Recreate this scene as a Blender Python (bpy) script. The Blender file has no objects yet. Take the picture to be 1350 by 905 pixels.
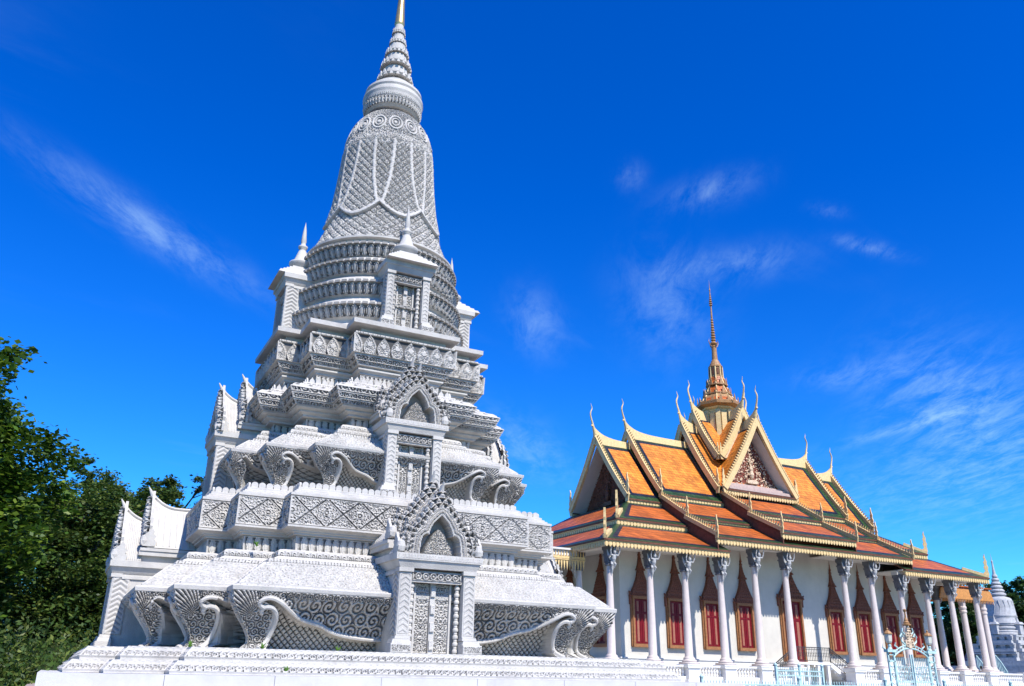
import bpy, math, random
import numpy as np
from math import radians as rad, sin, cos, pi
random.seed(7); RNG = np.random.default_rng(11)
SC = bpy.context.scene
COL = SC.collection

# ------------------------------------------------------------------ camera
F_PX, PITCH, ROLL, YAW = 1117.0, rad(21.3814), rad(1.0444), rad(26.8)
cam_d = bpy.data.cameras.new("camera"); cam = bpy.data.objects.new("camera", cam_d); COL.objects.link(cam)
cam_d.sensor_width = 36.0; cam_d.lens = 36.0 * F_PX / 1350.0; cam_d.clip_start = 0.1; cam_d.clip_end = 4000
_h = np.array([sin(YAW), cos(YAW), 0]); _r = np.array([cos(YAW), -sin(YAW), 0]); _z = np.array([0, 0, 1.0])
_F = _h * cos(PITCH) + _z * sin(PITCH); _U0 = -_h * sin(PITCH) + _z * cos(PITCH)
_U = _U0 * cos(ROLL) - _r * sin(ROLL); _R = _r * cos(ROLL) + _U0 * sin(ROLL)
from mathutils import Matrix, Vector
cam.matrix_world = Matrix([[_R[0], _U[0], -_F[0], 0], [_R[1], _U[1], -_F[1], 0], [_R[2], _U[2], -_F[2], 1.6], [0, 0, 0, 1]])
SC.camera = cam

# ------------------------------------------------------------------ world, sun, exposure
SUN_AZ, SUN_EL = rad(180 - 9), rad(49)      # azimuth clockwise from +Y
W = bpy.data.worlds.new("World"); SC.world = W; W.use_nodes = True
nt = W.node_tree; N = nt.nodes; L = nt.links
for n in list(N): N.remove(n)
wo = N.new("ShaderNodeOutputWorld"); bg = N.new("ShaderNodeBackground")
sky = N.new("ShaderNodeTexSky"); sky.sky_type = 'NISHITA'; sky.sun_disc = False
sky.sun_elevation = SUN_EL; sky.sun_rotation = SUN_AZ
sky.air_density = 1.0; sky.dust_density = 0.0; sky.ozone_density = 4.0
bg.inputs[1].default_value = 0.122
hs = N.new("ShaderNodeHueSaturation"); hs.inputs['Saturation'].default_value = 1.4; hs.inputs['Hue'].default_value = 0.515; hs.inputs['Value'].default_value = 1.0
gm = N.new("ShaderNodeGamma"); gm.inputs[1].default_value = 1.0
L.new(sky.outputs[0], hs.inputs['Color'])
# thin cirrus: noise on a high flat layer seen along each sky direction
tc = N.new("ShaderNodeTexCoord"); sep = N.new("ShaderNodeSeparateXYZ"); L.new(tc.outputs['Generated'], sep.inputs[0])
def wm(op, a, b=None, c=None):
    m = N.new("ShaderNodeMath"); m.operation = op
    for i, v in enumerate((a, b, c)):
        if v is None: continue
        if isinstance(v, (int, float)): m.inputs[i].default_value = v
        else: L.new(v, m.inputs[i])
    return m.outputs[0]
zc = wm('MAXIMUM', sep.outputs['Z'], 0.04)
px_, py_ = wm('DIVIDE', sep.outputs['X'], zc), wm('DIVIDE', sep.outputs['Y'], zc)
def rotated(a):
    u = wm('ADD', wm('MULTIPLY', px_, cos(a)), wm('MULTIPLY', py_, sin(a)))
    v = wm('SUBTRACT', wm('MULTIPLY', py_, cos(a)), wm('MULTIPLY', px_, sin(a)))
    return u, v
def cnoise(a, su, sv, det, rough, dist, off):
    u, v = rotated(a); cx = N.new("ShaderNodeCombineXYZ")
    L.new(wm('MULTIPLY_ADD', u, su, off), cx.inputs[0]); L.new(wm('MULTIPLY_ADD', v, sv, off * .7), cx.inputs[1])
    t = N.new("ShaderNodeTexNoise"); t.inputs['Scale'].default_value = 1; t.inputs['Detail'].default_value = det
    t.inputs['Roughness'].default_value = rough; t.inputs['Distortion'].default_value = dist
    L.new(cx.outputs[0], t.inputs['Vector']); return t.outputs[0]
def ramp01(x, a, b):
    m = N.new("ShaderNodeMapRange"); m.inputs[1].default_value = a; m.inputs[2].default_value = b; m.interpolation_type = 'SMOOTHSTEP'
    L.new(x, m.inputs[0]); return m.outputs[0]
streak = ramp01(cnoise(rad(20), 1.2, 4.2, 9, 0.62, 0.5, 3.1), 0.45, 0.85)
patch = ramp01(cnoise(rad(-35), 0.85, 0.95, 3, 0.5, 0.2, 8.3), 0.52, 0.74)
cl = wm('MULTIPLY', streak, patch)
def blob(az, el, raz, rel, tilt):
    """soft window in sky directions where a wisp of cirrus lies"""
    a = wm('ARCTAN2', sep.outputs['X'], sep.outputs['Y']); e = wm('ARCSINE', sep.outputs['Z'])
    da = wm('SUBTRACT', a, rad(az)); de = wm('SUBTRACT', e, rad(el)); ct, st = cos(rad(tilt)), sin(rad(tilt))
    p = wm('DIVIDE', wm('ADD', wm('MULTIPLY', da, ct), wm('MULTIPLY', de, st)), rad(raz))
    q = wm('DIVIDE', wm('SUBTRACT', wm('MULTIPLY', de, ct), wm('MULTIPLY', da, st)), rad(rel))
    d = wm('ADD', wm('MULTIPLY', p, p), wm('MULTIPLY', q, q))
    return wm('EXPONENT', wm('MULTIPLY', d, -1.0))
fine = ramp01(cnoise(rad(60), 3.2, 8.5, 12, 0.70, 0.35, 1.7), 0.34, 0.74)
BL = [(0.8, 26.2, 7.4, 1.0, -19, 0.28), (38.1, 23.8, 3.2, 2.8, -74, 0.16), (42.6, 26.0, 4.3, 1.0, 1, 0.20), (28.4, 22.8, 2.0, 1.6, -56, 0.20), (41.7, 30.9, 3.0, .9, 7, 0.22), (35.8, 32.4, 1.0, .8, -6, 0.17), (52.1, 25.9, 1.8, .4, -23, 0.33), (49.8, 28.6, 1.0, .4, -17, 0.22), (55.9, 15.5, 4.5, 3.2, -30, 0.30), (53.8, 14.9, 6.4, .3, 11, 0.17), (27.7, 14.4, 3.4, 1.6, -29, 0.18), (49.7, 18.2, 3.0, .7, -1, 0.16), (55, 11, 9, 2.5, 4, 0.16)]
acc = None
for az, el, ra, re, ti, k in BL:
    b = wm('MULTIPLY', blob(az, el, ra, re, ti), k); acc = b if acc is None else wm('ADD', acc, b)
cl = wm('ADD', wm('MULTIPLY', cl, 0.06), wm('MULTIPLY', acc, fine))
cl = wm('MINIMUM', cl, 0.8)
tint = N.new("ShaderNodeMix"); tint.data_type = 'RGBA'; tint.blend_type = 'MULTIPLY'; tint.inputs[0].default_value = 1.0; tint.inputs[7].default_value = (.34, 1.03, 1.36, 1); L.new(hs.outputs[0], tint.inputs[6])
mx = N.new("ShaderNodeMix"); mx.data_type = 'RGBA'
L.new(cl, mx.inputs[0]); L.new(tint.outputs[2], mx.inputs[6]); mx.inputs[7].default_value = (4.6, 6.7, 7.7, 1)
L.new(mx.outputs[2], bg.inputs[0]); L.new(bg.outputs[0], wo.inputs[0])

sd = bpy.data.lights.new("sun", 'SUN'); so = bpy.data.objects.new("sun", sd); COL.objects.link(so)
sd.energy = 5.0; sd.angle = rad(0.53); sd.color = (1.0, 0.96, 0.90)
dirv = Vector((sin(SUN_AZ) * cos(SUN_EL), cos(SUN_AZ) * cos(SUN_EL), sin(SUN_EL)))
so.rotation_euler = dirv.to_track_quat('Z', 'Y').to_euler()
SC.view_settings.view_transform = 'Standard'; SC.view_settings.look = 'None'
SC.view_settings.exposure = 0.46; SC.view_settings.gamma = 1.0; SC.view_settings.use_curve_mapping = False
SC.render.engine = 'CYCLES'

# ------------------------------------------------------------------ materials
def mat(name, base, rough=.75, var=.10, vscale=3.0, bump=.0, bscale=40., spec=.3, metal=0., dirt=None, dscale=.8, damt=.5, streaks=False, shade_tone=None):
    m = bpy.data.materials.new(name); m.use_nodes = True
    n = m.node_tree.nodes; l = m.node_tree.links
    b = n["Principled BSDF"]; b.inputs['Roughness'].default_value = rough; b.inputs['Metallic'].default_value = metal
    b.inputs['Specular IOR Level'].default_value = spec
    t = n.new("ShaderNodeTexCoord")
    no = n.new("ShaderNodeTexNoise"); no.inputs['Scale'].default_value = vscale; no.inputs['Detail'].default_value = 8; no.inputs['Roughness'].default_value = .65
    l.new(t.outputs['Object'], no.inputs['Vector'])
    cr = n.new("ShaderNodeValToRGB"); l.new(no.outputs[0], cr.inputs[0])
    c = np.array(base) * .84
    lo, hi = np.clip(c * (1 - var * 1.6), 0, 1), np.clip(c * (1 + var), 0, 1)
    cr.color_ramp.elements[0].position = .32; cr.color_ramp.elements[0].color = (*lo, 1)
    cr.color_ramp.elements[1].position = .62; cr.color_ramp.elements[1].color = (*hi, 1)
    out = cr.outputs[0]
    if dirt is not None:
        n2 = n.new("ShaderNodeTexNoise"); n2.inputs['Scale'].default_value = dscale; n2.inputs['Detail'].default_value = 10; n2.inputs['Roughness'].default_value = .7
        if streaks:
            mp = n.new("ShaderNodeMapping"); mp.inputs['Scale'].default_value = (1, 1, .22); l.new(t.outputs['Object'], mp.inputs[0]); l.new(mp.outputs[0], n2.inputs['Vector'])
        else: l.new(t.outputs['Object'], n2.inputs['Vector'])
        mr = n.new("ShaderNodeMapRange"); mr.inputs[1].default_value = .52; mr.inputs[2].default_value = .78; mr.inputs[4].default_value = damt; l.new(n2.outputs[0], mr.inputs[0])
        mi = n.new("ShaderNodeMix"); mi.data_type = 'RGBA'; l.new(mr.outputs[0], mi.inputs[0]); l.new(out, mi.inputs[6]); mi.inputs[7].default_value = (*dirt, 1); out = mi.outputs[2]
    if shade_tone is not None:   # shade painted dark into the carved grooves, stored with the carved surface
        at = n.new("ShaderNodeAttribute"); at.attribute_name = 'groove_shade'
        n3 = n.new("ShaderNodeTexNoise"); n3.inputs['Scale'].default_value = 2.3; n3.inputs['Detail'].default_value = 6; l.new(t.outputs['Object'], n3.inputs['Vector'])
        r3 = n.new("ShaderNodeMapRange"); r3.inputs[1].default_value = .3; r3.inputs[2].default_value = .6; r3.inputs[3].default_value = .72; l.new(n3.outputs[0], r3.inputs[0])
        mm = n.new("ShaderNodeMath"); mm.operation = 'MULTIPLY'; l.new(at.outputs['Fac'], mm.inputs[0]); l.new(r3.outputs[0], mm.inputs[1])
        mi = n.new("ShaderNodeMix"); mi.data_type = 'RGBA'; l.new(mm.outputs[0], mi.inputs[0]); l.new(out, mi.inputs[6]); mi.inputs[7].default_value = (*shade_tone, 1); out = mi.outputs[2]
    l.new(out, b.inputs['Base Color'])
    if bump:
        n4 = n.new("ShaderNodeTexNoise"); n4.inputs['Scale'].default_value = bscale; n4.inputs['Detail'].default_value = 6; l.new(t.outputs['Object'], n4.inputs['Vector'])
        bp = n.new("ShaderNodeBump"); bp.inputs['Strength'].default_value = bump; bp.inputs['Distance'].default_value = .02
        l.new(n4.outputs[0], bp.inputs['Height']); l.new(bp.outputs[0], b.inputs['Normal'])
    return m
def tile_mat(name, base, joint, sx=.24, sz=.21, var=.32, rough=.45):
    m = bpy.data.materials.new(name); m.use_nodes = True
    n = m.node_tree.nodes; l = m.node_tree.links; b = n["Principled BSDF"]; b.inputs['Roughness'].default_value = rough; b.inputs['Specular IOR Level'].default_value = .35
    t = n.new("ShaderNodeTexCoord"); s = n.new("ShaderNodeSeparateXYZ"); l.new(t.outputs['Object'], s.inputs[0])
    a = n.new("ShaderNodeMath"); a.operation = 'ADD'; l.new(s.outputs[0], a.inputs[0]); l.new(s.outputs[1], a.inputs[1])
    c = n.new("ShaderNodeCombineXYZ"); l.new(s.outputs[0], c.inputs[0]) if False else l.new(a.outputs[0], c.inputs[0]); l.new(s.outputs[2], c.inputs[1])
    br = n.new("ShaderNodeTexBrick"); br.inputs['Scale'].default_value = 1; br.inputs['Brick Width'].default_value = sx; br.inputs['Row Height'].default_value = sz
    br.inputs['Mortar Size'].default_value = .018; br.inputs['Mortar Smooth'].default_value = .8; br.inputs['Bias'].default_value = -.1
    bb = np.array(base) * .86; br.inputs['Color1'].default_value = (*np.clip(bb * (1 + var), 0, 1), 1); br.inputs['Color2'].default_value = (*(bb * (1 - var)), 1); br.inputs['Mortar'].default_value = (*joint, 1)
    l.new(c.outputs[0], br.inputs['Vector'])
    no = n.new("ShaderNodeTexNoise"); no.inputs['Scale'].default_value = .9; no.inputs['Detail'].default_value = 9; no.inputs['Roughness'].default_value = .7; l.new(t.outputs['Object'], no.inputs['Vector'])
    mr = n.new("ShaderNodeMapRange"); mr.inputs[1].default_value = .35; mr.inputs[2].default_value = .68; mr.inputs[3].default_value = .68; mr.inputs[4].default_value = 1.15; l.new(no.outputs[0], mr.inputs[0])
    vm = n.new("ShaderNodeVectorMath"); vm.operation = 'SCALE'; l.new(br.outputs[0], vm.inputs[0]); l.new(mr.outputs[0], vm.inputs['Scale'])
    l.new(vm.outputs[0], b.inputs['Base Color'])
    bp = n.new("ShaderNodeBump"); bp.inputs['Strength'].default_value = .8; bp.inputs['Distance'].default_value = .03; bp.invert = True
    l.new(br.outputs['Fac'], bp.inputs['Height']); l.new(bp.outputs[0], b.inputs['Normal'])
    return m
M = {}
STONE = M['stone'] = mat("weathered white stone", (.60, .57, .52), .85, .07, 5, .35, 60, .2, dirt=(.30, .285, .265), dscale=1.9, damt=.75, streaks=True, shade_tone=(.07, .07, .068))
M['marble'] = mat("pale marble", (.68, .66, .66), .55, .05, 3, .1, 30, .4, dirt=(.38, .35, .32), dscale=1.4, damt=.6, streaks=True)
M['pink'] = mat("pink grey stone", (.42, .33, .31), .8, .15, 4, .2, 40)
M['gilt'] = mat("gilded metal", (.80, .55, .22), .35, .1, 6, .1, 40, .5, metal=.75)
M['wall'] = mat("cream plaster", (.66, .62, .54), .85, .04, 1.2, .12, 30, .2, dirt=(.42, .40, .34), dscale=.9, damt=.55, streaks=True)
M['white'] = mat("white paint", (.78, .76, .72), .6, .05, 2, .08, 30, .3, dirt=(.5, .47, .4), dscale=1.6, damt=.5)
M['shaft'] = mat("pinkish white column", (.70, .60, .54), .5, .05, 3, .05, 30, .4, dirt=(.45, .36, .30), dscale=2.2, damt=.45, streaks=True)
M['capital'] = mat("grey capital stone", (.17, .17, .18), .8, .15, 5, .3, 30)
M['figure'] = mat("white figure stone", (.50, .49, .47), .8, .2, 9, .5, 20)
M['cream'] = mat("cream gold board", (.80, .58, .27), .5, .12, 8, .3, 25, .35, dirt=(.50, .34, .14), dscale=6, damt=.5)
M['gold'] = mat("gold paint", (.42, .22, .085), .45, .2, 8, .3, 25, .4)
M['pinkledge'] = mat("pinkish moulding", (.56, .42, .36), .6, .1, 6, .1, 30)
M['ochre'] = mat("ochre gilt board", (.62, .27, .07), .5, .15, 8, .3, 25)
M['brown'] = mat("dark red brown boards", (.16, .06, .035), .7, .25, 6, .2, 20)
M['frame'] = mat("brown window frame", (.34, .15, .06), .6, .15, 8, .2, 30)
M['crown'] = mat("carved brown crown", (.25, .085, .045), .6, .3, 14, .5, 18)
M['shutter'] = mat("dark red shutter", (.20, .006, .012), .45, .12, 4, .05, 30)
M['panel'] = mat("tan shutter panel", (.36, .14, .09), .6, .15, 20, .2, 30)
M['dark'] = mat("dark interior", (.03, .02, .02), .9, .1)
M['pedback'] = mat("maroon pediment ground", (.22, .06, .04), .7, .2, 8)
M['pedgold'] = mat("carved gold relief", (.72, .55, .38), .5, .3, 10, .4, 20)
M['pedshade'] = mat("shaded gilt relief", (.17, .07, .035), .6, .35, 12, .4, 20)  # gilt carving with the west gable's shade put into its colour
M['tile'] = tile_mat("orange roof tiles", (.76, .25, .03), (.42, .12, .02))
M['rust'] = tile_mat("rust roof tiles", (.56, .135, .02), (.2, .04, .015), var=.3)
M['green'] = tile_mat("green roof tiles", (.028, .075, .022), (.012, .03, .01), rough=.35)
M['navy'] = tile_mat("navy roof tiles", (.012, .018, .035), (.006, .008, .015), rough=.35)
M['iron'] = mat("black iron rail", (.05, .05, .055), .5, .2, 8)
M['turq'] = mat("pale turquoise paint", (.50, .70, .67), .5, .12, 6, .1, 30)
M['greystone'] = mat("grey weathered stone", (.50, .50, .50), .85, .15, 6, .4, 25, dirt=(.28, .29, .31), dscale=3, damt=.6)
M['redroof'] = tile_mat("red roof tiles", (.33, .03, .025), (.15, .02, .01))
M['skin'] = mat("skin", (.42, .25, .17), .6, .05)
M['blue'] = mat("blue cloth", (.03, .13, .5), .8, .1); M['red'] = mat("red cloth", (.6, .09, .04), .8, .1); M['whitecloth'] = mat("white cloth", (.7, .7, .72), .8, .05)
M['hair'] = mat("black hair", (.015, .012, .01), .6, .1)
M['paving'] = mat("pale paving", (.15, .13, .105), .9, .12, .6, .1, 10)
M['bark'] = mat("bark", (.11, .085, .065), .9, .3, 6, .6, 12)
M['glass'] = mat("lamp glass", (.75, .72, .6), .2, .05)
M['sprout'] = mat("sprouting weed", (.12, .26, .03), .7, .2, 20)
def leaf_mat(name, c1, c2, c3):
    m = bpy.data.materials.new(name); m.use_nodes = True; n = m.node_tree.nodes; l = m.node_tree.links
    b = n["Principled BSDF"]; b.inputs['Roughness'].default_value = .5; b.inputs['Specular IOR Level'].default_value = .35
    g = n.new("ShaderNodeNewGeometry"); cr = n.new("ShaderNodeValToRGB"); l.new(g.outputs['Random Per Island'], cr.inputs[0])
    e = cr.color_ramp.elements; e[0].color = (*c1, 1); e[1].color = (*c3, 1); k = e.new(.6); k.color = (*c2, 1)
    t = n.new("ShaderNodeTexCoord"); no = n.new("ShaderNodeTexNoise"); no.inputs['Scale'].default_value = .45; no.inputs['Detail'].default_value = 4; l.new(t.outputs['Object'], no.inputs['Vector'])
    mr = n.new("ShaderNodeMapRange"); mr.inputs[1].default_value = .35; mr.inputs[2].default_value = .65; mr.inputs[3].default_value = .6; mr.inputs[4].default_value = 1.35; l.new(no.outputs[0], mr.inputs[0])
    vm = n.new("ShaderNodeVectorMath"); vm.operation = 'SCALE'; l.new(cr.outputs[0], vm.inputs[0]); l.new(mr.outputs[0], vm.inputs['Scale']); l.new(vm.outputs[0], b.inputs['Base Color'])
    tr = n.new("ShaderNodeBsdfTranslucent"); l.new(vm.outputs[0], tr.inputs[0])
    ms = n.new("ShaderNodeMixShader"); ms.inputs[0].default_value = .35; l.new(b.outputs[0], ms.inputs[1]); l.new(tr.outputs[0], ms.inputs[2]); l.new(ms.outputs[0], n["Material Output"].inputs[0])
    return m
M['leafA'] = leaf_mat("bright broad leaves", (.028, .07, .008), (.07, .15, .012), (.18, .25, .025))
M['leafB'] = leaf_mat("dull small leaves", (.03, .065, .012), (.065, .12, .018), (.14, .17, .03))
M['leafC'] = leaf_mat("distant dark leaves", (.02, .05, .015), (.04, .09, .02), (.07, .13, .03))

# ------------------------------------------------------------------ mesh builder
class MB:
    def __init__(s): s.lich = 0.; s.v = []; s.q = []; s.qm = []; s.n = 0; s.ng = []; s.at = []; s.T = None
    def _add(s, P, att=None):
        P = np.asarray(P, float).reshape(-1, 3)
        if s.T is not None: P = P @ s.T[0].T + s.T[1]
        k = s.n; s.v.append(P); s.n += len(P); s.at.append(np.full(len(P), s.lich) if att is None else np.asarray(att, float).ravel()); return k
    def grid(s, P, mi=0, cu=False, cv=False, att=None, mask=None):
        nu, nv = P.shape[:2]; k = s._add(P, att); I = np.arange(nu * nv).reshape(nu, nv) + k
        if cu: I = np.vstack([I, I[:1]])
        if cv: I = np.hstack([I, I[:, :1]])
        Q = np.stack([I[:-1, :-1], I[1:, :-1], I[1:, 1:], I[:-1, 1:]], -1).reshape(-1, 4)
        if mask is not None: Q = Q[mask.ravel()]
        s.q.append(Q); s.qm.append(np.full(len(Q), mi)); return s
    def quad(s, a, b, c, d, mi=0): return s.grid(np.array([[a, d], [b, c]], float), mi)
    def poly(s, pts, mi=0):
        k = s._add(pts); s.ng.append((list(range(k, k + len(pts))), mi)); return s
    def box(s, c, d, mi=0, rz=0., taper=1.0):
        x, y, z = np.array(d) / 2.; P = np.array([[-x, -y, -z], [x, -y, -z], [x, y, -z], [-x, y, -z], [-x * taper, -y * taper, z], [x * taper, -y * taper, z], [x * taper, y * taper, z], [-x * taper, y * taper, z]])
        if rz: R = np.array([[cos(rz), -sin(rz), 0], [sin(rz), cos(rz), 0], [0, 0, 1]]); P = P @ R.T
        k = s._add(P + np.array(c)); F = np.array([[0, 3, 2, 1], [4, 5, 6, 7], [0, 1, 5, 4], [1, 2, 6, 5], [2, 3, 7, 6], [3, 0, 4, 7]]) + k
        s.q.append(F); s.qm.append(np.full(6, mi)); return s
    def bar(s, a, b, w, h, mi=0):
        """rectangular bar from a to b (any direction), width w, height h"""
        a, b = np.array(a, float), np.array(b, float); d = b - a; d /= np.linalg.norm(d)
        sd_ = np.cross(d, [0, 0, 1.]); sd_ = sd_ / np.linalg.norm(sd_) if np.linalg.norm(sd_) > 1e-6 else np.array([1., 0, 0]); up = np.cross(sd_, d)
        P = [p + sd_ * i * w / 2 + up * j * h / 2 for p in (a, b) for i, j in ((-1, -1), (1, -1), (1, 1), (-1, 1))]
        k = s._add(P); F = np.array([[0, 1, 2, 3], [7, 6, 5, 4], [0, 4, 5, 1], [1, 5, 6, 2], [2, 6, 7, 3], [3, 7, 4, 0]]) + k
        s.q.append(F); s.qm.append(np.full(6, mi)); return s
    def lathe(s, prof, c=(0, 0, 0), n=24, mi=0, ang=(0, 2 * pi), rel=None):
        pr = np.array(prof, float); th = np.linspace(ang[0], ang[1], n, endpoint=abs(ang[1] - ang[0] - 2 * pi) > 1e-6)
        R, Z = np.meshgrid(pr[:, 0], pr[:, 1], indexing='xy'); R = np.tile(pr[:, 0], (n, 1)); Z = np.tile(pr[:, 1], (n, 1)); A = np.tile(th[:, None], (1, len(pr)))
        if rel is not None: R = R + rel(A, Z)
        P = np.stack([R * np.cos(A) + c[0], R * np.sin(A) + c[1], Z + c[2]], -1)
        return s.grid(P, mi, cu=abs(ang[1] - ang[0] - 2 * pi) < 1e-6)
    def tube(s, pts, rad_, n=8, mi=0, flat=1.0, side=None):
        P = np.array(pts, float); m = len(P); r = np.broadcast_to(np.array(rad_, float), (m,))
        T = np.gradient(P, axis=0); T /= np.linalg.norm(T, axis=1)[:, None]
        ref = np.array(side if side is not None else ([0, 0, 1.] if abs(T[:, 2]).mean() < .8 else [1., 0, 0]))
        A = np.cross(T, ref); A /= np.linalg.norm(A, axis=1)[:, None] + 1e-9; B = np.cross(T, A)
        th = np.linspace(0, 2 * pi, n, endpoint=False)
        G = P[:, None] + r[:, None, None] * (A[:, None] * np.cos(th)[None, :, None] * 1.0 + B[:, None] * np.sin(th)[None, :, None] * flat)
        G = G.transpose(1, 0, 2); s.grid(G, mi, cu=True)
        s.poly(G[:, -1][::-1], mi); s.poly(G[:, 0], mi); return s
    def prism(s, pts2, o, u, w, nrm, th, mi=0):
        """polygon pts2 (in plane o + u*a + w*b) extruded by th along nrm (both sides closed)"""
        o, u, w, nrm = map(lambda a: np.array(a, float), (o, u, w, nrm)); p = np.array(pts2, float)
        A = o + p[:, :1] * u + p[:, 1:] * w; B = A + nrm * th
        s.poly(A[::-1], mi); s.poly(B, mi)
        k1 = s._add(A); k2 = s._add(B); n = len(p); i = np.arange(n); j = (i + 1) % n
        Q = np.stack([k1 + i, k1 + j, k2 + j, k2 + i], -1); s.q.append(Q); s.qm.append(np.full(n, mi)); return s
    def build(s, name, mats, parent=None, smooth=False, loc=None):
        me = bpy.data.meshes.new(name); V = np.vstack(s.v); Q = np.vstack(s.q) if s.q else np.zeros((0, 4), int)
        nq = len(Q); lv = [Q.ravel()] + [np.array(f) for f, _ in s.ng]; lv = np.concatenate(lv).astype(np.int32)
        cnt = np.concatenate([np.full(nq, 4), np.array([len(f) for f, _ in s.ng], int)]).astype(np.int32)
        st = np.concatenate([[0], np.cumsum(cnt)[:-1]]).astype(np.int32)
        mi = np.concatenate(s.qm + [np.array([m for _, m in s.ng], int)]).astype(np.int32)
        me.vertices.add(len(V)); me.vertices.foreach_set("co", V.astype(np.float32).ravel())
        me.loops.add(len(lv)); me.loops.foreach_set("vertex_index", lv)
        me.polygons.add(len(cnt)); me.polygons.foreach_set("loop_start", st); me.polygons.foreach_set("loop_total", cnt)
        me.polygons.foreach_set("material_index", mi); me.polygons.foreach_set("use_smooth", np.full(len(cnt), smooth))
        A = np.concatenate(s.at)
        if A.any():
            a = me.attributes.new("groove_shade", 'FLOAT', 'POINT'); a.data.foreach_set("value", A.astype(np.float32))
        me.update(calc_edges=True); me.validate()
        for m in (mats if isinstance(mats, (list, tuple)) else [mats]): me.materials.append(M[m] if isinstance(m, str) else m)
        o = bpy.data.objects.new(name, me); COL.objects.link(o)
        if parent is not None: o.parent = parent
        if loc is not None: o.location = loc
        return o
def empty(name, loc=(0, 0, 0), rz=0., parent=None, label=None, cat=None, group=None):
    o = bpy.data.objects.new(name, None); COL.objects.link(o); o.location = loc; o.rotation_euler = (0, 0, rz); o.empty_display_size = .2
    if parent is not None: o.parent = parent
    return tag(o, label, cat, group)
def tag(o, label=None, cat=None, group=None, kind=None):
    if label: o['label'] = label
    if cat: o['category'] = cat
    if group: o['group'] = group
    if kind: o['kind'] = kind
    return o
def dup(o, parent=None, loc=None, rz=None, scale=None):
    c = o.copy(); COL.objects.link(c); c.parent = parent
    if loc is not None: c.location = loc
    if rz is not None: c.rotation_euler = (0, 0, rz)
    if scale is not None: c.scale = (scale,) * 3 if isinstance(scale, (int, float)) else scale
    for ch in list(o.children): dup(ch, c)
    return c

# ------------------------------------------------------------------ relief patterns (s along, t up, metres) -> 0..1
def sst(x, a, b):
    x = np.clip((x - a) / (b - a), 0, 1); return x * x * (3 - 2 * x)
def curls(s, t, c=.16):
    """scrolling foliage: staggered spirals of alternating hand, with leaf lobes"""
    out = np.zeros(np.broadcast(s, t).shape); best = np.full(out.shape, 9.); s = s + 0 * t; t = t + 0 * s
    j0 = np.floor(t / (c * .82)); i0 = np.floor(s / c)
    for dj in (-1, 0, 1):
        for di in (-1, 0, 1):
            J = j0 + dj; I = i0 + di
            hsh = np.sin(I * 12.9898 + J * 78.233) * 43758.5453; hsh = hsh - np.floor(hsh)
            cx_ = (I + .5 + .5 * (J % 2) + .16 * (hsh - .5)) * c; cy_ = (J + .5 + .16 * (hsh - .5)) * c * .82
            dx, dy = s - cx_, t - cy_; r = np.hypot(dx, dy); sg = np.where((I + J) % 2 == 0, 1., -1.)
            h = .5 + .95 * np.sin(2 * pi * r / (c * .30) - sg * np.arctan2(dy, dx) + hsh * 6.28)
            h = np.clip(h, 0, 1) * (.75 + .25 * np.cos(7 * np.arctan2(dy, dx)))
            near = r < best; out = np.where(near, h, out); best = np.minimum(best, r)
    return out * sst(-best, -c * .62, -c * .50) + 0.0
def tri(x): return np.abs((x % 1) - .5) * 2      # 1 at integers, 0 midway
def p_lat(s, t, c=.105):
    a, b = (s + t) / c, (s - t) / c
    g = np.minimum(1 - tri(a), 1 - tri(b)); r = np.hypot((a % 1) - .5, (b % 1) - .5)
    th = np.arctan2((a % 1) - .5, (b % 1) - .5)
    fl = sst(-r, -.42, -.30) * (.65 + .35 * np.cos(4 * th + .0)) ; return sst(g, .10, .26) * (.6 + .4 * fl)
def p_xlat(s, t, H, c=.56):
    k = H / 2; u = s / c; a = np.abs(((u + (t / H - .5)) % 1) - .5); b = np.abs(((u - (t / H - .5)) % 1) - .5)
    d = np.minimum(.5 - a, .5 - b) * c * .7
    sm = np.abs(((s / c + .5) % 1) - .5) * c; tm = np.abs(t - H / 2) + 0 * s; sm = sm + 0 * t; lf = np.maximum(curls(sm + .03, tm + .02, .135), .85 * curls(sm + .4, tm + .1, .075)) * .95; rd = np.hypot(np.minimum(sm, c / 2 - sm), tm); lf = np.where(rd < .055, sst(np.abs(rd - .03), .004, .012), lf); return np.where(d < .013, 0., np.where(d < .026, .8, lf))
def p_scallop(s, t, H, c=.10):
    x = ((s / c) % 1) - .5; y = t / H; r = np.hypot(x * c, (y - .38) * H); R = c * .44; r = np.hypot(x * c, (y - .30) * H)
    ring = sst(-np.abs(r - R * .80), -R * .34, -R * .16) + sst(-r, -R * .45, -R * .25)
    top = sst(y, .52, .60) * (.72 + .28 * np.cos(2 * pi * (s / c * 1. + .5 * np.floor(y * 5))))
    return np.clip(np.maximum(ring, top * .8), 0, 1)
def p_shell(s, t, c=.24):
    row = np.floor(t / (c * .5)); x = ((s / c + .5 * (row % 2)) % 1) - .5; y = (t / (c * .5)) % 1
    r = np.hypot(x, (1 - y) * .5); return np.clip(.5 + .75 * np.cos(2 * pi * r * 3.2), 0, 1) * sst(-r, -.62, -.45) * .8 + .2 * (np.abs(x) < .4)
def p_petal(s, t, H, c=.13, tip=.8):
    x = np.abs(((s / c) % 1) - .5) * 2; y = np.clip(t / H, 0, 1)
    w = np.where(y < .55, .55 + .38 * np.sin(pi * y / 1.1), .93 * np.sqrt(np.clip(1 - ((y - .55) / .45) ** 1.6, 0, 1)))
    ins = sst(w - x, 0., .16); rim = sst(w - x, .20, .30); core = sst(w - x, .48, .6)
    return ins * (1 - .55 * rim + .45 * core)
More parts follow.
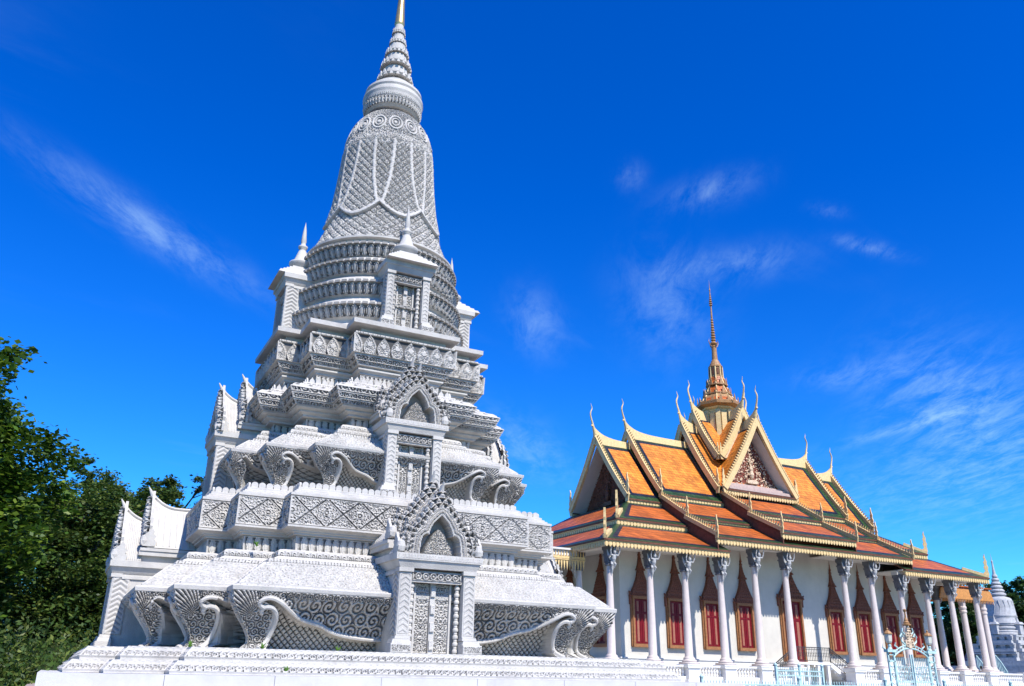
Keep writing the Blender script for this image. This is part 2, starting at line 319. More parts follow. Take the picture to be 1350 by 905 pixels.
def p_petal2(s, t, H, c=.27):
    """large lotus petals with a jewel, foliage between"""
    x = np.abs(((s / c) % 1) - .5) * 2; y = np.clip(t / H, 0, 1); w = .97 * np.clip(1 - np.abs(y - .36) ** 1.7 * 2.3, 0, 1)
    ins = sst(w - x, 0., .12); rim = sst(w - x, .16, .24); r = np.hypot(x * c / 2, (y - .5) * H); jw = sst(-r, -.055, -.035)
    return np.clip(ins * (1 - .5 * rim) + .5 * rim * curls(s, t, .075) + jw * .6, 0, 1) + (1 - ins) * .45 * curls(s + .04, t, .06) * (y < .45)
def p_bead(s, t, H, c=.05):
    x = ((s / c) % 1) - .5; y = t / H - .5; return np.sqrt(np.clip(1 - (x / .45) ** 2 - (y / .45) ** 2, 0, 1))
PAT = dict(soft=lambda s, t, H: curls(s, t, .19),curl=lambda s, t, H: curls(s, t, .13), curlb=lambda s, t, H: curls(s, t, .19), lat=lambda s, t, H: p_lat(s, t), xlat=lambda s, t, H: p_xlat(s, t, H),
           scallop=p_scallop, shell=lambda s, t, H: p_shell(s, t), petal=p_petal, petals=lambda s, t, H: p_petal(s, t, H, .085), petal2=p_petal2, bead=p_bead)

# ------------------------------------------------------------------ redented plan sweep
DA, DM = 1.20, .46
def _ring():
    base = [(DA, 0), (DA, DM), (DM, DM), (DM, DA), (0, DA)]; out = []
    for sx, sy, rev in ((1, -1, 0), (1, 1, 1), (-1, 1, 0), (-1, -1, 1)):
        q = base[::-1] if rev else base
        out += [(sx, a, sy, b) for a, b in q]
    return out           # starts at front face's right corner, goes counter-clockwise
RING = _ring(); CONVEX = [i % 5 != 1 and i % 5 != 3 for i in range(20)]
FACES = [(i, (i + 1) % 20) for i in range(20)]
def ring_pt(i, Wd):
    sx, a, sy, b = RING[i]; return sx * (Wd - a), sy * (Wd - b)
def face_dir(i, j, Wd=3.):
    (x0, y0), (x1, y1) = ring_pt(i, Wd), ring_pt(j, Wd); d = np.array([x1 - x0, y1 - y0]); d /= np.linalg.norm(d); return d, np.array([d[1], -d[0]])
def sweep(prof, mb, fine=.014, custom=None, border=.03, mi=0, back=True):
    """prof: list of (W, z[, pattern, depth]) where the pattern belongs to the segment that ends at that point"""
    for (i, j) in FACES:
        d, nrm = face_dir(i, j); front = nrm[1] < -.5; backf = nrm[1] > .5
        if backf and not back: continue
        Wm = max(p[0] for p in prof); (x0, y0), (x1, y1) = ring_pt(i, Wm), ring_pt(j, Wm); Lm = math.hypot(x1 - x0, y1 - y0)
        detail = not backf
        res = fine if front else fine * 2.6
        Wl, Zl, Pl = [], [], []
        for k in range(1, len(prof)):
            W0, z0 = prof[k - 1][:2]; W1, z1 = prof[k][:2]; pat = prof[k][2] if len(prof[k]) > 2 and detail else None
            ln = math.hypot(W1 - W0, z1 - z0); n = max(1, int(round(ln / fine))) if pat else 1
            Wl.append((W0, W1, z0, z1, ln, n, pat, prof[k][3] if len(prof[k]) > 3 else .02))
        nu = max(1, int(Lm / res)) if any(w[6] for w in Wl) else 1
        u = np.linspace(0, 1, nu + 1)[:, None]; rowsW, rowsZ, rowsA = [], [], []
        for (W0, W1, z0, z1, ln, n, pat, dep) in Wl:
            v = np.linspace(0, 1, n + 1)[None, :]; Wb = W0 + (W1 - W0) * v + 0 * u; Zb = z0 + (z1 - z0) * v + 0 * u; Aa = 0 * Wb
            if pat:
                (a0, b0), (a1, b1) = ring_pt(i, Wb), ring_pt(j, Wb); Ls = np.abs(a1 - a0) + np.abs(b1 - b0)
                s_ = (u - .5) * Ls; t_ = v * ln + 0 * u
                h = PAT[pat](s_ + 50., t_, ln); e = np.minimum(Ls / 2 - np.abs(s_), np.minimum(t_, ln - t_) + (0 if ln > .1 else .02))
                mk = sst(e, border * .4, border) ; rim = 1 - mk
                h2 = h * mk + rim * .9 * (e < border); nW, nZ = (z1 - z0) / ln, -(W1 - W0) / ln
                h2 = np.where(np.minimum(u, 1 - u) * Ls < 1e-6, .9, h2); h2 = np.where((v < 1e-9) | (v > 1 - 1e-9), .0, h2)
                Wb = Wb + nW * dep * (h2 - .0); Zb = Zb + nZ * dep * h2; Aa = sst(-h2, -.32, -.08) * mk * (.25 if pat == 'soft' else 1.)  # low parts of the relief get the painted groove shade
            rowsW.append(Wb); rowsZ.append(Zb); rowsA.append(Aa)
        for Wb, Zb, Aa in zip(rowsW, rowsZ, rowsA):
            (a0, b0), (a1, b1) = ring_pt(i, Wb), ring_pt(j, Wb)
            mb.grid(np.stack([a0 + (a1 - a0) * u, b0 + (b1 - b0) * u, Zb], -1), mi, att=Aa)
    return mb
def lotus(mb, z0, z1, Wo, k, fine=.0125):
    """tier whose ledge is carried on scrolled corner brackets with a latticed wall between; k scales the offsets; Wo = ledge W"""
    H = z1 - z0
    bx = np.array([0, .2, .45, .7, .85, 1.]); bo = np.array([-.74, -.70, -.60, -.34, -.15, -.02]) * k
    cx_ = np.array([0, .05, .12, .22, .38, .6, .8, 1.]); co = np.array([-.24, -.31, -.38, -.38, -.31, -.17, -.05, 0.]) * k
    for (i, j) in FACES:
        d, nrm = face_dir(i, j)
        if nrm[1] > .5:
            v = np.linspace(0, 1, 6)[None]; u = np.array([[0.], [1.]]); Wb = Wo + np.interp(v, bx, bo) + 0 * u; (a0, b0), (a1, b1) = ring_pt(i, Wb), ring_pt(j, Wb)
            mb.grid(np.stack([a0 + (a1 - a0) * u, b0 + (b1 - b0) * u, z0 + H * v + 0 * u], -1)); continue
        res = fine if nrm[1] < -.5 else fine * 2.4
        (x0, y0), (x1, y1) = ring_pt(i, Wo), ring_pt(j, Wo); Lm = math.hypot(x1 - x0, y1 - y0)
        nu = max(24, int(Lm / res)); nv = int(H * 1.3 / fine); u = np.linspace(0, 1, nu + 1)[:, None]; v = np.linspace(0, 1, nv + 1)[None, :]
        ci, cj = CONVEX[i], CONVEX[j]; st_ = .74 / .46 if Lm < .6 else 1.
        sa = u * Lm * st_ if ci else np.full_like(u, 9.); sb = (1 - u) * Lm * st_ if cj else np.full_like(u, 9.)
        sc = np.minimum(sa, sb) / k + 0 * v; t_ = v * H / k; vv = v + 0 * sc
        b = np.interp(v, [0, .1, .25, .4, .6, .72, .80, .84], [.60, .66, .66, .67, .68, .63, .50, .40]) + 0 * sc
        vb = np.interp(sc, [.38, .42, .53, .62, .75, .87, 1.12, 1.40, 1.6, 1.9, 2.3, 4.], [.74, .82, .87, .85, .77, .67, .52, .47, .34, .27, .235, .23])
        m_br = sst(b - sc, -.012, .012) * (vv < .86); m_car = sst(vv - vb, -.014, .014) * (sc > .36) + (sc <= .36) * sst(vv, .8, .84)
        m = np.clip(np.maximum(m_br, m_car), 0, 1)
        offb = np.interp(v, bx, bo) + 0 * sc; offc = np.interp(v, cx_, co) + 0 * sc; offc = np.where(sc > .7, np.maximum(offb + .06 * k, offc - .14 * k * sst(sc, .7, 1.1)), offc)
        off = offb * (1 - m) + offc * m
        d1 = np.where(vv < .80, np.abs(sc - b + .02), 9); d2 = np.where(sc > .42, np.abs(vv - vb) * H / k * .85, 9)
        rl = np.minimum(d1, d2); rail = np.sqrt(np.clip(1 - (rl / .044) ** 2, 0, 1)); rail2 = np.exp(-((rl - .078) / .012) ** 2) * .5
        ss = np.where(ci & (sa <= sb), sa, -sb) * 1.0 / k + 0 * v
        lat = p_lat(ss + 30, t_ + 30, .098); up = sst(vv, .86, .90); car_h = np.maximum(curls(ss + 20.03, t_ + 7.02, .215) * (1 - up), curls(ss + 20.03, t_ + 7, .10) * up)
        fa = np.arctan2((vv - .52) * H / k, .40 - sc); rad_ = np.hypot(sc - .40, (vv - .52) * H / k); fan = np.clip(.5 + .75 * np.cos(52 * fa + 14 * rad_), 0, 1) * (.8 + .2 * np.cos(2 * pi * rad_ / .11))
        hh = np.where(m > .5, np.where((sc < b) & (vv < .84), np.where((vv > .55) & (sc < .42), fan, curls(ss + 12, t_, .12)), np.where((sc < .36), fan, car_h)), lat)
        ew = np.minimum(sa, sb) + 0 * v; e = np.minimum(vv, 1 - vv) * H; mk = sst(e, .006, .025)
        sides = sst(np.minimum(u, 1 - u) * Lm + 0 * v, 0, .012)
        rel = np.where(m > .5, .046, .044) * (hh - .35) * (1 - rail) + .03 * rail + .012 * rail2
        off = off + rel * k * mk * sides
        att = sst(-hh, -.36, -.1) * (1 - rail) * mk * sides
        Wb = Wo + off + 0 * u; (a0, b0), (a1, b1) = ring_pt(i, Wb), ring_pt(j, Wb)
        # keep each point where it is along the face; only the ends follow the corners
        lo = (a0 - x0) * d[0] + (b0 - y0) * d[1]; hi = (a1 - x0) * d[0] + (b1 - y0) * d[1]; sp = u * Lm + 0 * v
        sp = np.where(ci, np.maximum(sp, lo), sp + lo * np.clip(1 - u / .3, 0, 1) ** 2); sp = np.where(cj, np.minimum(sp, hi), sp + (hi - Lm) * np.clip(1 - (1 - u) / .3, 0, 1) ** 2)
        X = np.where(abs(d[0]) > .5, x0 + d[0] * sp, a0); Y = np.where(abs(d[1]) > .5, y0 + d[1] * sp, b0)
        mb.grid(np.stack([X, Y, z0 + H * v + 0 * u], -1), att=att)
        if Lm < .6: continue
        # the scroll rails themselves: round bars that curl over at the top of each bracket
        A1 = [(.47, .0), (.56, .06), (.63, .16), (.67, .32), (.69, .48), (.68, .60), (.63, .69), (.55, .73), (.47, .71), (.44, .64), (.48, .60)]
        A2 = [(.47, .71), (.40, .74), (.39, .80), (.44, .85), (.53, .875), (.62, .855), (.75, .77), (.87, .67), (1.12, .52), (1.40, .47), (1.6, .34), (1.9, .27), (2.3, .235), (2.8, .23)]
        for end, ok in ((0, ci), (1, cj)):
            if not ok: continue
            lim = (Lm / 2 if (ci and cj) else Lm) / k - .02
            for path, r0 in ((A1, .036), (A2, .030)):
                p_ = np.array([q for q in path if q[0] < lim]); 
                if len(p_) < 3: continue
                tt = np.linspace(0, len(p_) - 1, len(p_) * 4); sc_ = np.interp(tt, np.arange(len(p_)), p_[:, 0]); v_ = np.interp(tt, np.arange(len(p_)), p_[:, 1]); ker = np.ones(5) / 5
                sc_ = np.convolve(np.pad(sc_, 2, 'edge'), ker, 'valid'); v_ = np.convolve(np.pad(v_, 2, 'edge'), ker, 'valid')
                oc = np.interp(v_, cx_, co); ob = np.interp(v_, bx, bo); oc = np.where(sc_ > .7, np.maximum(ob + .06 * k, oc - .14 * k * sst(sc_, .7, 1.1)), oc)
                Wt = Wo + oc + .035 * k; al = sc_ * k if end == 0 else Lm - sc_ * k; base_ = np.array([x0, y0])
                wf = (np.array(ring_pt(i, Wo)) @ nrm); pts = base_[None] + d[None] * al[:, None] + nrm[None] * (Wt - Wo)[:, None]
                mb.tube(np.column_stack([pts, z0 + H * v_]), r0 * k * np.interp(tt, [0, 2, len(p_) - 3, len(p_) - 1], [1.25, 1, 1, .8]), 7)
    return mb
def along_ring(Wd, step, fn, z, skip=lambda x, y: False):
    """call fn(x, y, dir) at evenly spaced points round the plan"""
    for (i, j) in FACES:
        d, nrm = face_dir(i, j); (x0, y0), (x1, y1) = ring_pt(i, Wd), ring_pt(j, Wd); Lm = math.hypot(x1 - x0, y1 - y0); n = max(1, int(round(Lm / step)))
        for k in range(n):
            f_ = (k + .5) / n; x, y = x0 + (x1 - x0) * f_, y0 + (y1 - y0) * f_
            if not skip(x, y): fn(x, y, d, nrm, Lm / n)

# ================================================================== GROUND
g = MB(); g.quad((-600, -300, 0), (900, -300, 0), (900, 1200, 0), (-600, 1200, 0)); o = g.build("ground", 'paving'); o['kind'] = 'structure'

# ================================================================== STUPA
AX, AY = 5.2176, 17.2272
stupa = empty("stupa", (AX, AY, 0), label="tall white carved stone stupa with tiered base, bell body and gilded tip", cat="stupa")
def part(mb, name, m='stone', par=None, smooth=False): return mb.build(name, m, par if par is not None else stupa, smooth)
# plinth: square slab over a pinkish footing
S = 5.3; cuts = [-5.3, -3.9, -2.55, -1.1, .35, 1.8, 3.1, 4.3, 5.3]; b = MB(); b.box((0, 0, 1.455), (2 * S - .8, 2 * S - .8, .150))
for c0, c1 in zip(cuts[:-1], cuts[1:]):
    for q in range(4): b.T = (np.array([[round(cos(q * pi / 2)), -round(sin(q * pi / 2)), 0], [round(sin(q * pi / 2)), round(cos(q * pi / 2)), 0], [0, 0, 1.]]), np.zeros(3)); b.box(((c0 + c1) / 2, -S + .25, 1.455 + random.uniform(-.001, .001)), (c1 - c0 - .006, .5 + random.uniform(-.006, .0), .155))
b.T = None; part(b, "plinth_slab", 'marble')
b = MB(); b.box((0, 0, .66), (2 * S + .3, 2 * S + .3, 1.32)); b.box((0, 0, 1.35), (2 * S - .12, 2 * S - .12, .055)); part(b, "plinth_footing", 'pink')
b = MB(); sweep([(5.02, 1.534), (5.02, 1.55), (4.90, 1.695, 'scallop', .028), (4.82, 1.70)], b)
sweep([(4.84, 1.70), (4.84, 1.725), (4.73, 1.868, 'scallop', .028), (2.6, 1.87)], b); part(b, "scalloped_steps")
b = MB(); lotus(b, 1.87, 2.68, 4.24, 1.0); part(b, "bracketed_tier")
b = MB(); sweep([(4.18, 2.66), (4.25, 2.675), (4.26, 2.73), (4.16, 2.76, 'bead', .01), (3.74, 3.13, 'soft', .022), (3.68, 3.15), (3.66, 3.21, 'bead', .012), (3.58, 3.22), (3.56, 3.24), (3.50, 3.27), (3.50, 3.36, 'scallop', .018), (3.36, 3.39, 'bead', .01), (3.18, 3.40)], b); part(b, "sloping_tier_top")
b = MB(); sweep([(3.16, 3.40), (3.18, 3.65, 'petal', .022), (3.24, 3.66), (3.24, 3.69), (3.28, 3.70), (3.28, 3.715, ), (3.30, 3.73), (3.34, 3.745), (3.39, 3.76), (3.39, 3.79), (3.36, 3.795)], b); part(b, "neck")
b = MB(); sweep([(3.355, 3.79), (3.355, 4.26, 'xlat', .034), (3.39, 4.27), (3.39, 4.31), (3.33, 4.325), (3.33, 4.345), (3.29, 4.36), (3.29, 4.38), (3.25, 4.395), (3.25, 4.43), (3.22, 4.44), (2.6, 4.445)], b)
_band = b
def merlon(x, y, d, nrm, w, z=4.44, h=.095, mb=None):
    n = 7; a = np.linspace(0, pi, n); pts = [(-w * .44, 0)] + [(-w * .46 * cos(t), h * .5 + h * .5 * sin(t)) for t in a] + [(w * .44, 0)]
    mb.prism(pts, (x, y, z), (d[0], d[1], 0), (0, 0, 1), (nrm[0], nrm[1], 0), .035)
b = _band; along_ring(3.19, .115, lambda x, y, d, n, w: merlon(x, y, d, n, w, z=4.435, mb=b) if n[1] < .5 else None, 4.44); part(b, "carved_band")
b = MB(); lotus(b, 4.56, 5.24, 2.97, .74); sweep([(2.2, 4.44), (2.55, 4.56)], b); part(b, "bracketed_tier")
b = MB(); sweep([(2.92, 5.22), (2.98, 5.235), (2.99, 5.28), (2.90, 5.31, 'bead', .01), (2.62, 5.55, 'soft', .022), (2.56, 5.56), (2.54, 5.62, 'bead', .012), (2.48, 5.63), (2.46, 5.72, 'scallop', .016), (2.40, 5.74), (2.38, 5.82, 'scallop', .014), (2.24, 5.87, 'bead', .01), (2.05, 5.88)], b); part(b, "sloping_tier_top")
b = MB(); sweep([(2.12, 5.86), (2.14, 6.05, 'petal', .02), (2.20, 6.055), (2.24, 6.06), (2.24, 6.09), (2.32, 6.13), (2.32, 6.16), (2.36, 6.165), (2.42, 6.195), (2.42, 6.225), (2.45, 6.23)], b); part(b, "neck")
b = MB(); sweep([(2.42, 6.225), (2.50, 6.31, 'curl', .03), (2.56, 6.42, 'curl', .03), (2.60, 6.52, 'curlb', .03), (2.57, 6.53), (2.48, 6.60, 'shell', .015), (2.40, 6.61), (2.36, 6.66, 'bead', .01), (2.30, 6.67), (2.26, 6.73, 'scallop', .012), (1.9, 6.74)], b); _corn = b
def leaf(x, y, d, nrm, w, mb=None, z=6.73, h=.12):
    pts = [(-w * .42, 0), (-w * .36, h * .45), (-w * .12, h * .75), (0, h), (w * .12, h * .75), (w * .36, h * .45), (w * .42, 0)]
    mb.prism(pts, (x, y, z), (d[0], d[1], 0), (0, 0, 1), (nrm[0], nrm[1], 0), .03)
b = _corn; along_ring(2.20, .13, lambda x, y, d, n, w: leaf(x, y, d, n, w, mb=b) if n[1] < .5 else None, 6.73); part(b, "scrolled_cornice")
b = MB(); sweep([(1.99, 6.72), (2.0, 6.98, 'petals', .022), (2.03, 6.99), (2.03, 7.02), (2.09, 7.06), (2.09, 7.09), (2.05, 7.095), (2.05, 7.12, 'bead', .012), (2.12, 7.14), (2.12, 7.17)], b); part(b, "neck")
b = MB(); sweep([(2.10, 7.16), (2.15, 7.22, 'curl', .03), (2.22, 7.33, 'curl', .03), (2.235, 7.74, 'petal2', .055), (2.24, 7.78, 'bead', .012), (2.16, 7.80)], b); part(b, "lotus_petal_tier")
b = MB(); sweep([(2.10, 7.79), (2.10, 7.90), (2.20, 7.925), (2.32, 7.93), (2.325, 8.02), (1.6, 8.03), (.5, 8.035)], b); part(b, "abacus")

# round drum with four rows of lotus petals
def lathe_relief(prof, mb, n=620, pats=None):
    """prof like sweep, but round"""
    th = np.linspace(0, 2 * pi, n, endpoint=False)[:, None]
    for k in range(1, len(prof)):
        R0, z0 = prof[k - 1][:2]; R1, z1 = prof[k][:2]; pat = prof[k][2] if len(prof[k]) > 2 else None; dep = prof[k][3] if len(prof[k]) > 3 else .02
        ln = math.hypot(R1 - R0, z1 - z0); nv = max(1, int(ln / .013)) if pat else 1; v = np.linspace(0, 1, nv + 1)[None, :]
        R = R0 + (R1 - R0) * v + 0 * th; Z = z0 + (z1 - z0) * v + 0 * th; A = 0 * R
        if pat:
            Rm = (R0 + R1) / 2; s_ = th * Rm; per = 2 * pi * Rm
            h = PAT[pat](s_ + 0 * v, v * ln + 0 * th, ln); mk = sst(np.minimum(v, 1 - v) * ln, 0, .012) + 0 * th; h = h * mk
            R = R + (z1 - z0) / ln * dep * h; Z = Z - (R1 - R0) / ln * dep * h; A = (sst(-h, -.32, -.08) if pat != 'petalr' else sst(-h, -.75, -.15) * .9) * mk
        mb.grid(np.stack([R * np.cos(th), R * np.sin(th), Z], -1), 0, cu=True, att=A)
    return mb
def ringunit(zt, R, H=.60):
    """going up: white flare, smooth cavetto, petal corbel with toothed lip"""
    return [(R - .02, zt - H), (R - .13, zt - H + .16), (R - .20, zt - H + .22), (R - .205, zt - .30), (R - .17, zt - .27), (R - .15, zt - .26), (R - .03, zt - .035, 'petalr', .05), (R + .0, zt - .03), (R + .0, zt - .005), (R - .02, zt)]
PAT['petalr'] = lambda s, t, H: np.maximum(p_petal(s, t, H, .148), .0)
for i, (zt, R) in enumerate(((8.60, 1.98), (9.14, 1.90), (9.66, 1.83), (10.10, 1.76))):
    H = (.59, .54, .52, .46)[i]; prf = ringunit(zt, R, H); b = MB(); lathe_relief(prf, b)
    n = int(2 * pi * R / .148); b.lich = .55  # lip teeth take the same painted darkening as the petal hollows
    for k in range(n):
        a = 2 * pi * (k + .5) / n; Rr = R + .005
        b.box((Rr * cos(a), Rr * sin(a), zt - .01), (.05, .105, .05), rz=a)
    part(b, "lotus_ring")
b = MB(); lathe_relief([(1.72, 10.11), (1.66, 10.16), (1.60, 10.19), (1.60, 10.24), (1.70, 10.26), (1.70, 10.30), (1.62, 10.34)], b, 160); part(b, "bell_base_moulding")
# bell with latticed skirt, hanging lappets and rails
def bellR(z): return np.interp(z, [10.30, 10.6, 10.97, 11.3, 11.7, 12.3, 12.9, 13.2], [1.60, 1.44, 1.30, 1.215, 1.13, 1.06, 1.01, .99])
n = 640; th = np.linspace(0, 2 * pi, n, endpoint=False)[:, None]; v = np.linspace(0, 1, 250)[None, :]; Z = 10.30 + v * 2.9 + 0 * th; R = bellR(Z)
ph = ((th + pi / 2 + pi / 8) % (pi / 4)) / (pi / 4) - .5; ap = np.abs(ph) + 0 * v      # 0 lappet centre, .5 joint
zb = 11.02 + .34 * (ap / .5) ** 1.7
lap = sst(Z - zb, -.012, .012)
rr = np.interp(Z, [11.25, 11.5, 12.1, 12.7, 13.1], [.49, .41, .30, .25, .24])              # rails diverging from the joints
rail = np.maximum(np.sqrt(np.clip(1 - ((Z - zb - .05) / .055) ** 2, 0, 1)), np.where(Z > 11.33, np.sqrt(np.clip(1 - ((ap - rr) * R * pi / 4 / .04) ** 2, 0, 1)), 0))
s_ = th * 1.28; hh = p_lat(s_ * .98, Z * .98 * 1.0, .19); leafc = curls(s_, Z, .07)
hh = np.clip(.75 * hh + .35 * leafc, 0, 1)
notch = sst(-np.abs(rail * 0 + (Z - zb - .05)), -.035, -.01) * (.5 + .5 * np.cos(th * 1.28 / .035 * 2 * pi))
bead = rail * .25 * (.5 + .5 * np.cos(Z / .045 * 2 * pi))
R2 = R + .055 * lap + (1 - rail) * .065 * hh + .07 * rail - .02 * bead
att = sst(-hh, -.20, -.02) * (1 - rail) * .45
b = MB(); b.grid(np.stack([R2 * np.cos(th), R2 * np.sin(th), Z], -1), cu=True, att=att); part(b, "bell_body")
# collar
n = 500; th = np.linspace(0, 2 * pi, n, endpoint=False)[:, None]
zz = np.array([13.13, 13.10, 13.12, 13.28, 13.55, 13.80, 14.00, 14.15, 14.28, 14.36]); RR = np.array([.98, 1.05, 1.08, 1.07, 1.03, .96, .88, .78, .67, .58])
tt = np.linspace(0, len(zz) - 1, 110); Z = np.interp(tt, np.arange(len(zz)), zz)[None] + 0 * th; R = np.interp(tt, np.arange(len(zz)), RR)[None] + 0 * th
q = ((th / (2 * pi) * 16) % 1 - .5); rr_ = np.hypot(q * .42, (Z - 13.72) * .75); med = sst(-np.abs(rr_ - .16), -.03, -.012) + sst(-np.abs(rr_ - .09), -.022, -.01) + sst(-rr_, -.05, -.03)
hh = np.clip(np.maximum(med, .8 * curls(th * 1.05, Z, .075) * sst(rr_, .18, .2)), 0, 1) * sst(Z, 13.16, 13.20)
teeth = .5 + .5 * np.cos(th * 64); R = R + .035 * hh; Z2 = Z - np.where(tt[None] < 3, .12 * teeth * (1 - tt[None] / 3), 0)
b = MB(); b.grid(np.stack([R * np.cos(th), R * np.sin(th), Z2], -1), cu=True, att=sst(-hh, -.3, -.05) * sst(Z, 13.36, 13.4) * .8); part(b, "collar")
b = MB(); lathe_relief([(.60, 14.34), (.44, 14.38), (.42, 14.50), (.46, 14.53), (.56, 14.56)], b, 120); part(b, "upper_neck")
b = MB(); lathe_relief([(.52, 14.44), (.60, 14.45), (.66, 14.50), (.71, 14.70, 'petals', .04), (.73, 14.78, 'bead', .01), (.735, 14.83), (.755, 14.90), (.745, 14.97), (.70, 15.0), (.69, 15.05), (.715, 15.10), (.70, 15.17), (.64, 15.24), (.52, 15.33), (.46, 15.38), (.46, 15.42), (.40, 15.45), (.37, 15.50)], b, 300); part(b, "lotus_disc")
for i, (z, R) in enumerate(((15.50, .44), (15.94, .375), (16.36, .29), (16.74, .21), (17.08, .165))):
    dz = (.44, .42, .38, .34, .34)[i]; b = MB()
    b.lathe([(R * .72, z), (R * .72, z + dz * .08), (R * .98, z + dz * .16), (R * 1.04, z + dz * .24), (R * .9, z + dz * .3), (R * .96, z + dz * .40), (R * .84, z + dz * .46), (R * .72, z + dz * .55), (R * .68, z + dz * 1.02)], n=28)
    nb = 18
    for k in range(nb):
        a = 2 * pi * k / nb
        b.box((R * 1.0 * cos(a), R * 1.0 * sin(a), z + dz * .20), (R * .16, R * .2, dz * .22), rz=a, taper=.5)
        a += pi / nb; b.box((R * .93 * cos(a), R * .93 * sin(a), z + dz * .46), (R * .14, R * .22, dz * .30), rz=a, taper=.35)
    part(b, "spire_ring", smooth=False)
b = MB(); b.lathe([(.115, 17.42), (.135, 17.46), (.132, 17.50), (.125, 17.56), (.07, 18.6), (.03, 19.6), (.0, 20.2)], n=32); part(b, "gilded_tip", 'gilt', smooth=True)

# ---- porches (front local frame: x along, y outward = -Y world of the front, z up)
def sd_polycurve(X, Z, pts):
    """distance to polyline"""
    D = np.full(X.shape, 9.); P = np.array(pts)
    for a, b_ in zip(P[:-1], P[1:]):
        ab = b_ - a; t = np.clip(((X - a[0]) * ab[0] + (Z - a[1]) * ab[1]) / (ab @ ab), 0, 1); D = np.minimum(D, np.hypot(X - a[0] - t * ab[0], Z - a[1] - t * ab[1]))
    return D
def in_poly(X, Z, pts):
    P = np.array(pts); c = np.zeros(X.shape, bool); n = len(P)
    for i in range(n):
        x1, z1 = P[i]; x2, z2 = P[(i + 1) % n]
        if z1 == z2: continue
        cond = ((z1 > Z) != (z2 > Z)) & (X < (x2 - x1) * (Z - z1) / (z2 - z1) + x1); c ^= cond
    return c
